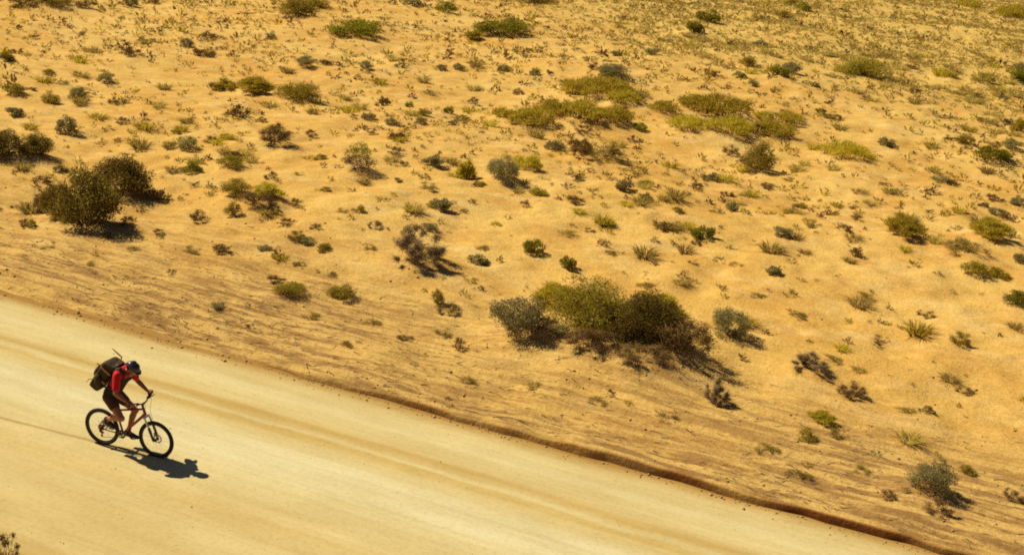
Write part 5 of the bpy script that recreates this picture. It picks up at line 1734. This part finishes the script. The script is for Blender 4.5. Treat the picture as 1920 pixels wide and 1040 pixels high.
# ------------------------------------------------------------------ backpack, worn high on the back: a thing of its own
pack = link('backpack', None, None, None, 'bulky black backpack with tan straps worn by the cyclist', 'backpack')
pack.location = bike.location; pack.rotation_euler = bike.rotation_euler
UP = Vector((0.53, 0, 0.85)).normalized()           # up along the spine
BK = Vector((-UP.z, 0, UP.x))                        # out of the back
PC = Vector((0.335, 0, 1.285))
pv = lambda b, y, u: PC + BK * b + Vector((0, y, 0)) + UP * u
bm = bmesh.new()
for b, u, rb, ry, ru in ((0.235, 0.0, 0.110, 0.165, 0.20), (0.225, 0.15, 0.105, 0.160, 0.13), (0.250, -0.21, 0.105, 0.160, 0.15)):
    res = bmesh.ops.create_uvsphere(bm, u_segments=24, v_segments=16, radius=1.0)
    sq = lambda t: math.copysign(abs(t) ** 0.38, t)
    for v in res['verts']:
        x, y, z = v.co
        v.co = pv(b + sq(x) * rb, sq(y) * ry, u + sq(z) * ru)
fuse('pack_bag', bm, M_PACK, pack, 0.010, 3)
bm = bmesh.new()
for s in (-1, 1):
    ball(bm, pv(0.22, 0.185 * s, -0.10), 0.07, 0.05, 0.13)
ball(bm, pv(0.37, 0, -0.05), 0.055, 0.12, 0.14, Matrix((BK, Vector((0, 1, 0)), UP)).transposed())
fuse('pack_pocket', bm, M_PACK, pack, 0.010, 2)
bm = bmesh.new()
res = bmesh.ops.create_uvsphere(bm, u_segments=24, v_segments=16, radius=1.0)
for v in res['verts']:
    x, y, z = v.co
    v.co = pv(0.215 + sq(x) * 0.118, sq(y) * 0.168, 0.255 + sq(z) * 0.045 - 0.05 * x)
fuse('pack_lid', bm, M_PACK, pack, 0.010, 2)
for u, bb in ((0.16, 0.12), (-0.06, 0.12)):
    bm = bmesh.new()
    loop = [(0.10, -0.172), (0.20, -0.181), (0.32, -0.174), (0.352, -0.10), (0.360, 0.0), (0.352, 0.10), (0.32, 0.174), (0.20, 0.181), (0.10, 0.172)]
    for (b0, y0), (b1, y1) in zip(loop, loop[1:]):
        p, q = pv(b0, y0, u), pv(b1, y1, u)
        d = (q - p).normalized()
        nrm = UP.cross(d)
        box_bm(bm, (p + q) / 2, (q - p).length + 0.01, 0.009, 0.036, Matrix((d, nrm.normalized(), UP)).transposed(), 0.002)
    done('compression_strap', bm, M_TAN, pack)
for s in (-1, 1):
    bm = bmesh.new()
    tube_bm(bm, [pv(0.13, 0.10 * s, 0.20), pv(0.10, 0.115 * s, 0.27), SHO[s] + Vector((0.03, -0.055 * s, 0.105)), SHO[s] + Vector((0.105, -0.06 * s, 0.02)), SHO[s] + Vector((0.06, -0.045 * s, -0.13)),
                 SHO[s] + Vector((-0.07, -0.005 * s, -0.26)), pv(0.13, 0.155 * s, -0.16)], [0.03, 0.034, 0.036, 0.034, 0.028, 0.018, 0.015], 10)
    done('shoulder_strap', bm, M_PACK, pack)
    bm = bmesh.new()
    tube_bm(bm, [pv(0.32, 0.15 * s, -0.16), pv(0.38, 0.16 * s, -0.21), pv(0.40, 0.15 * s, -0.32)], [0.010, 0.008, 0.006], 6)
    done('strap_tail', bm, M_TAN, pack)
bm = bmesh.new()
tube_bm(bm, [pv(0.14, -0.05, 0.24), pv(0.12, -0.05, 0.32), pv(0.10, -0.05, 0.34)], [0.025, 0.025, 0.018], 10)
done('haul_loop', bm, M_GREY, pack)
bm = bmesh.new()
s0 = Vector((0.49, -0.04, 1.79))
tube_bm(bm, [pv(0.16, -0.04, 0.24), s0 + Vector((-0.02, 0, -0.06)), s0, s0 + Vector((-0.09, 0.0, 0.06)), s0 + Vector((-0.19, 0.0, 0.125))], [0.009, 0.010, 0.013, 0.014, 0.006], 8)
done('stick', bm, M_TAN, pack)
bm = bmesh.new()
tube_bm(bm, [pv(0.34, -0.05, 0.02), pv(0.41, -0.06, 0.08), pv(0.44, -0.06, 0.07)], [0.010, 0.009, 0.014], 6)
done('strap_tail', bm, M_TAN, pack)
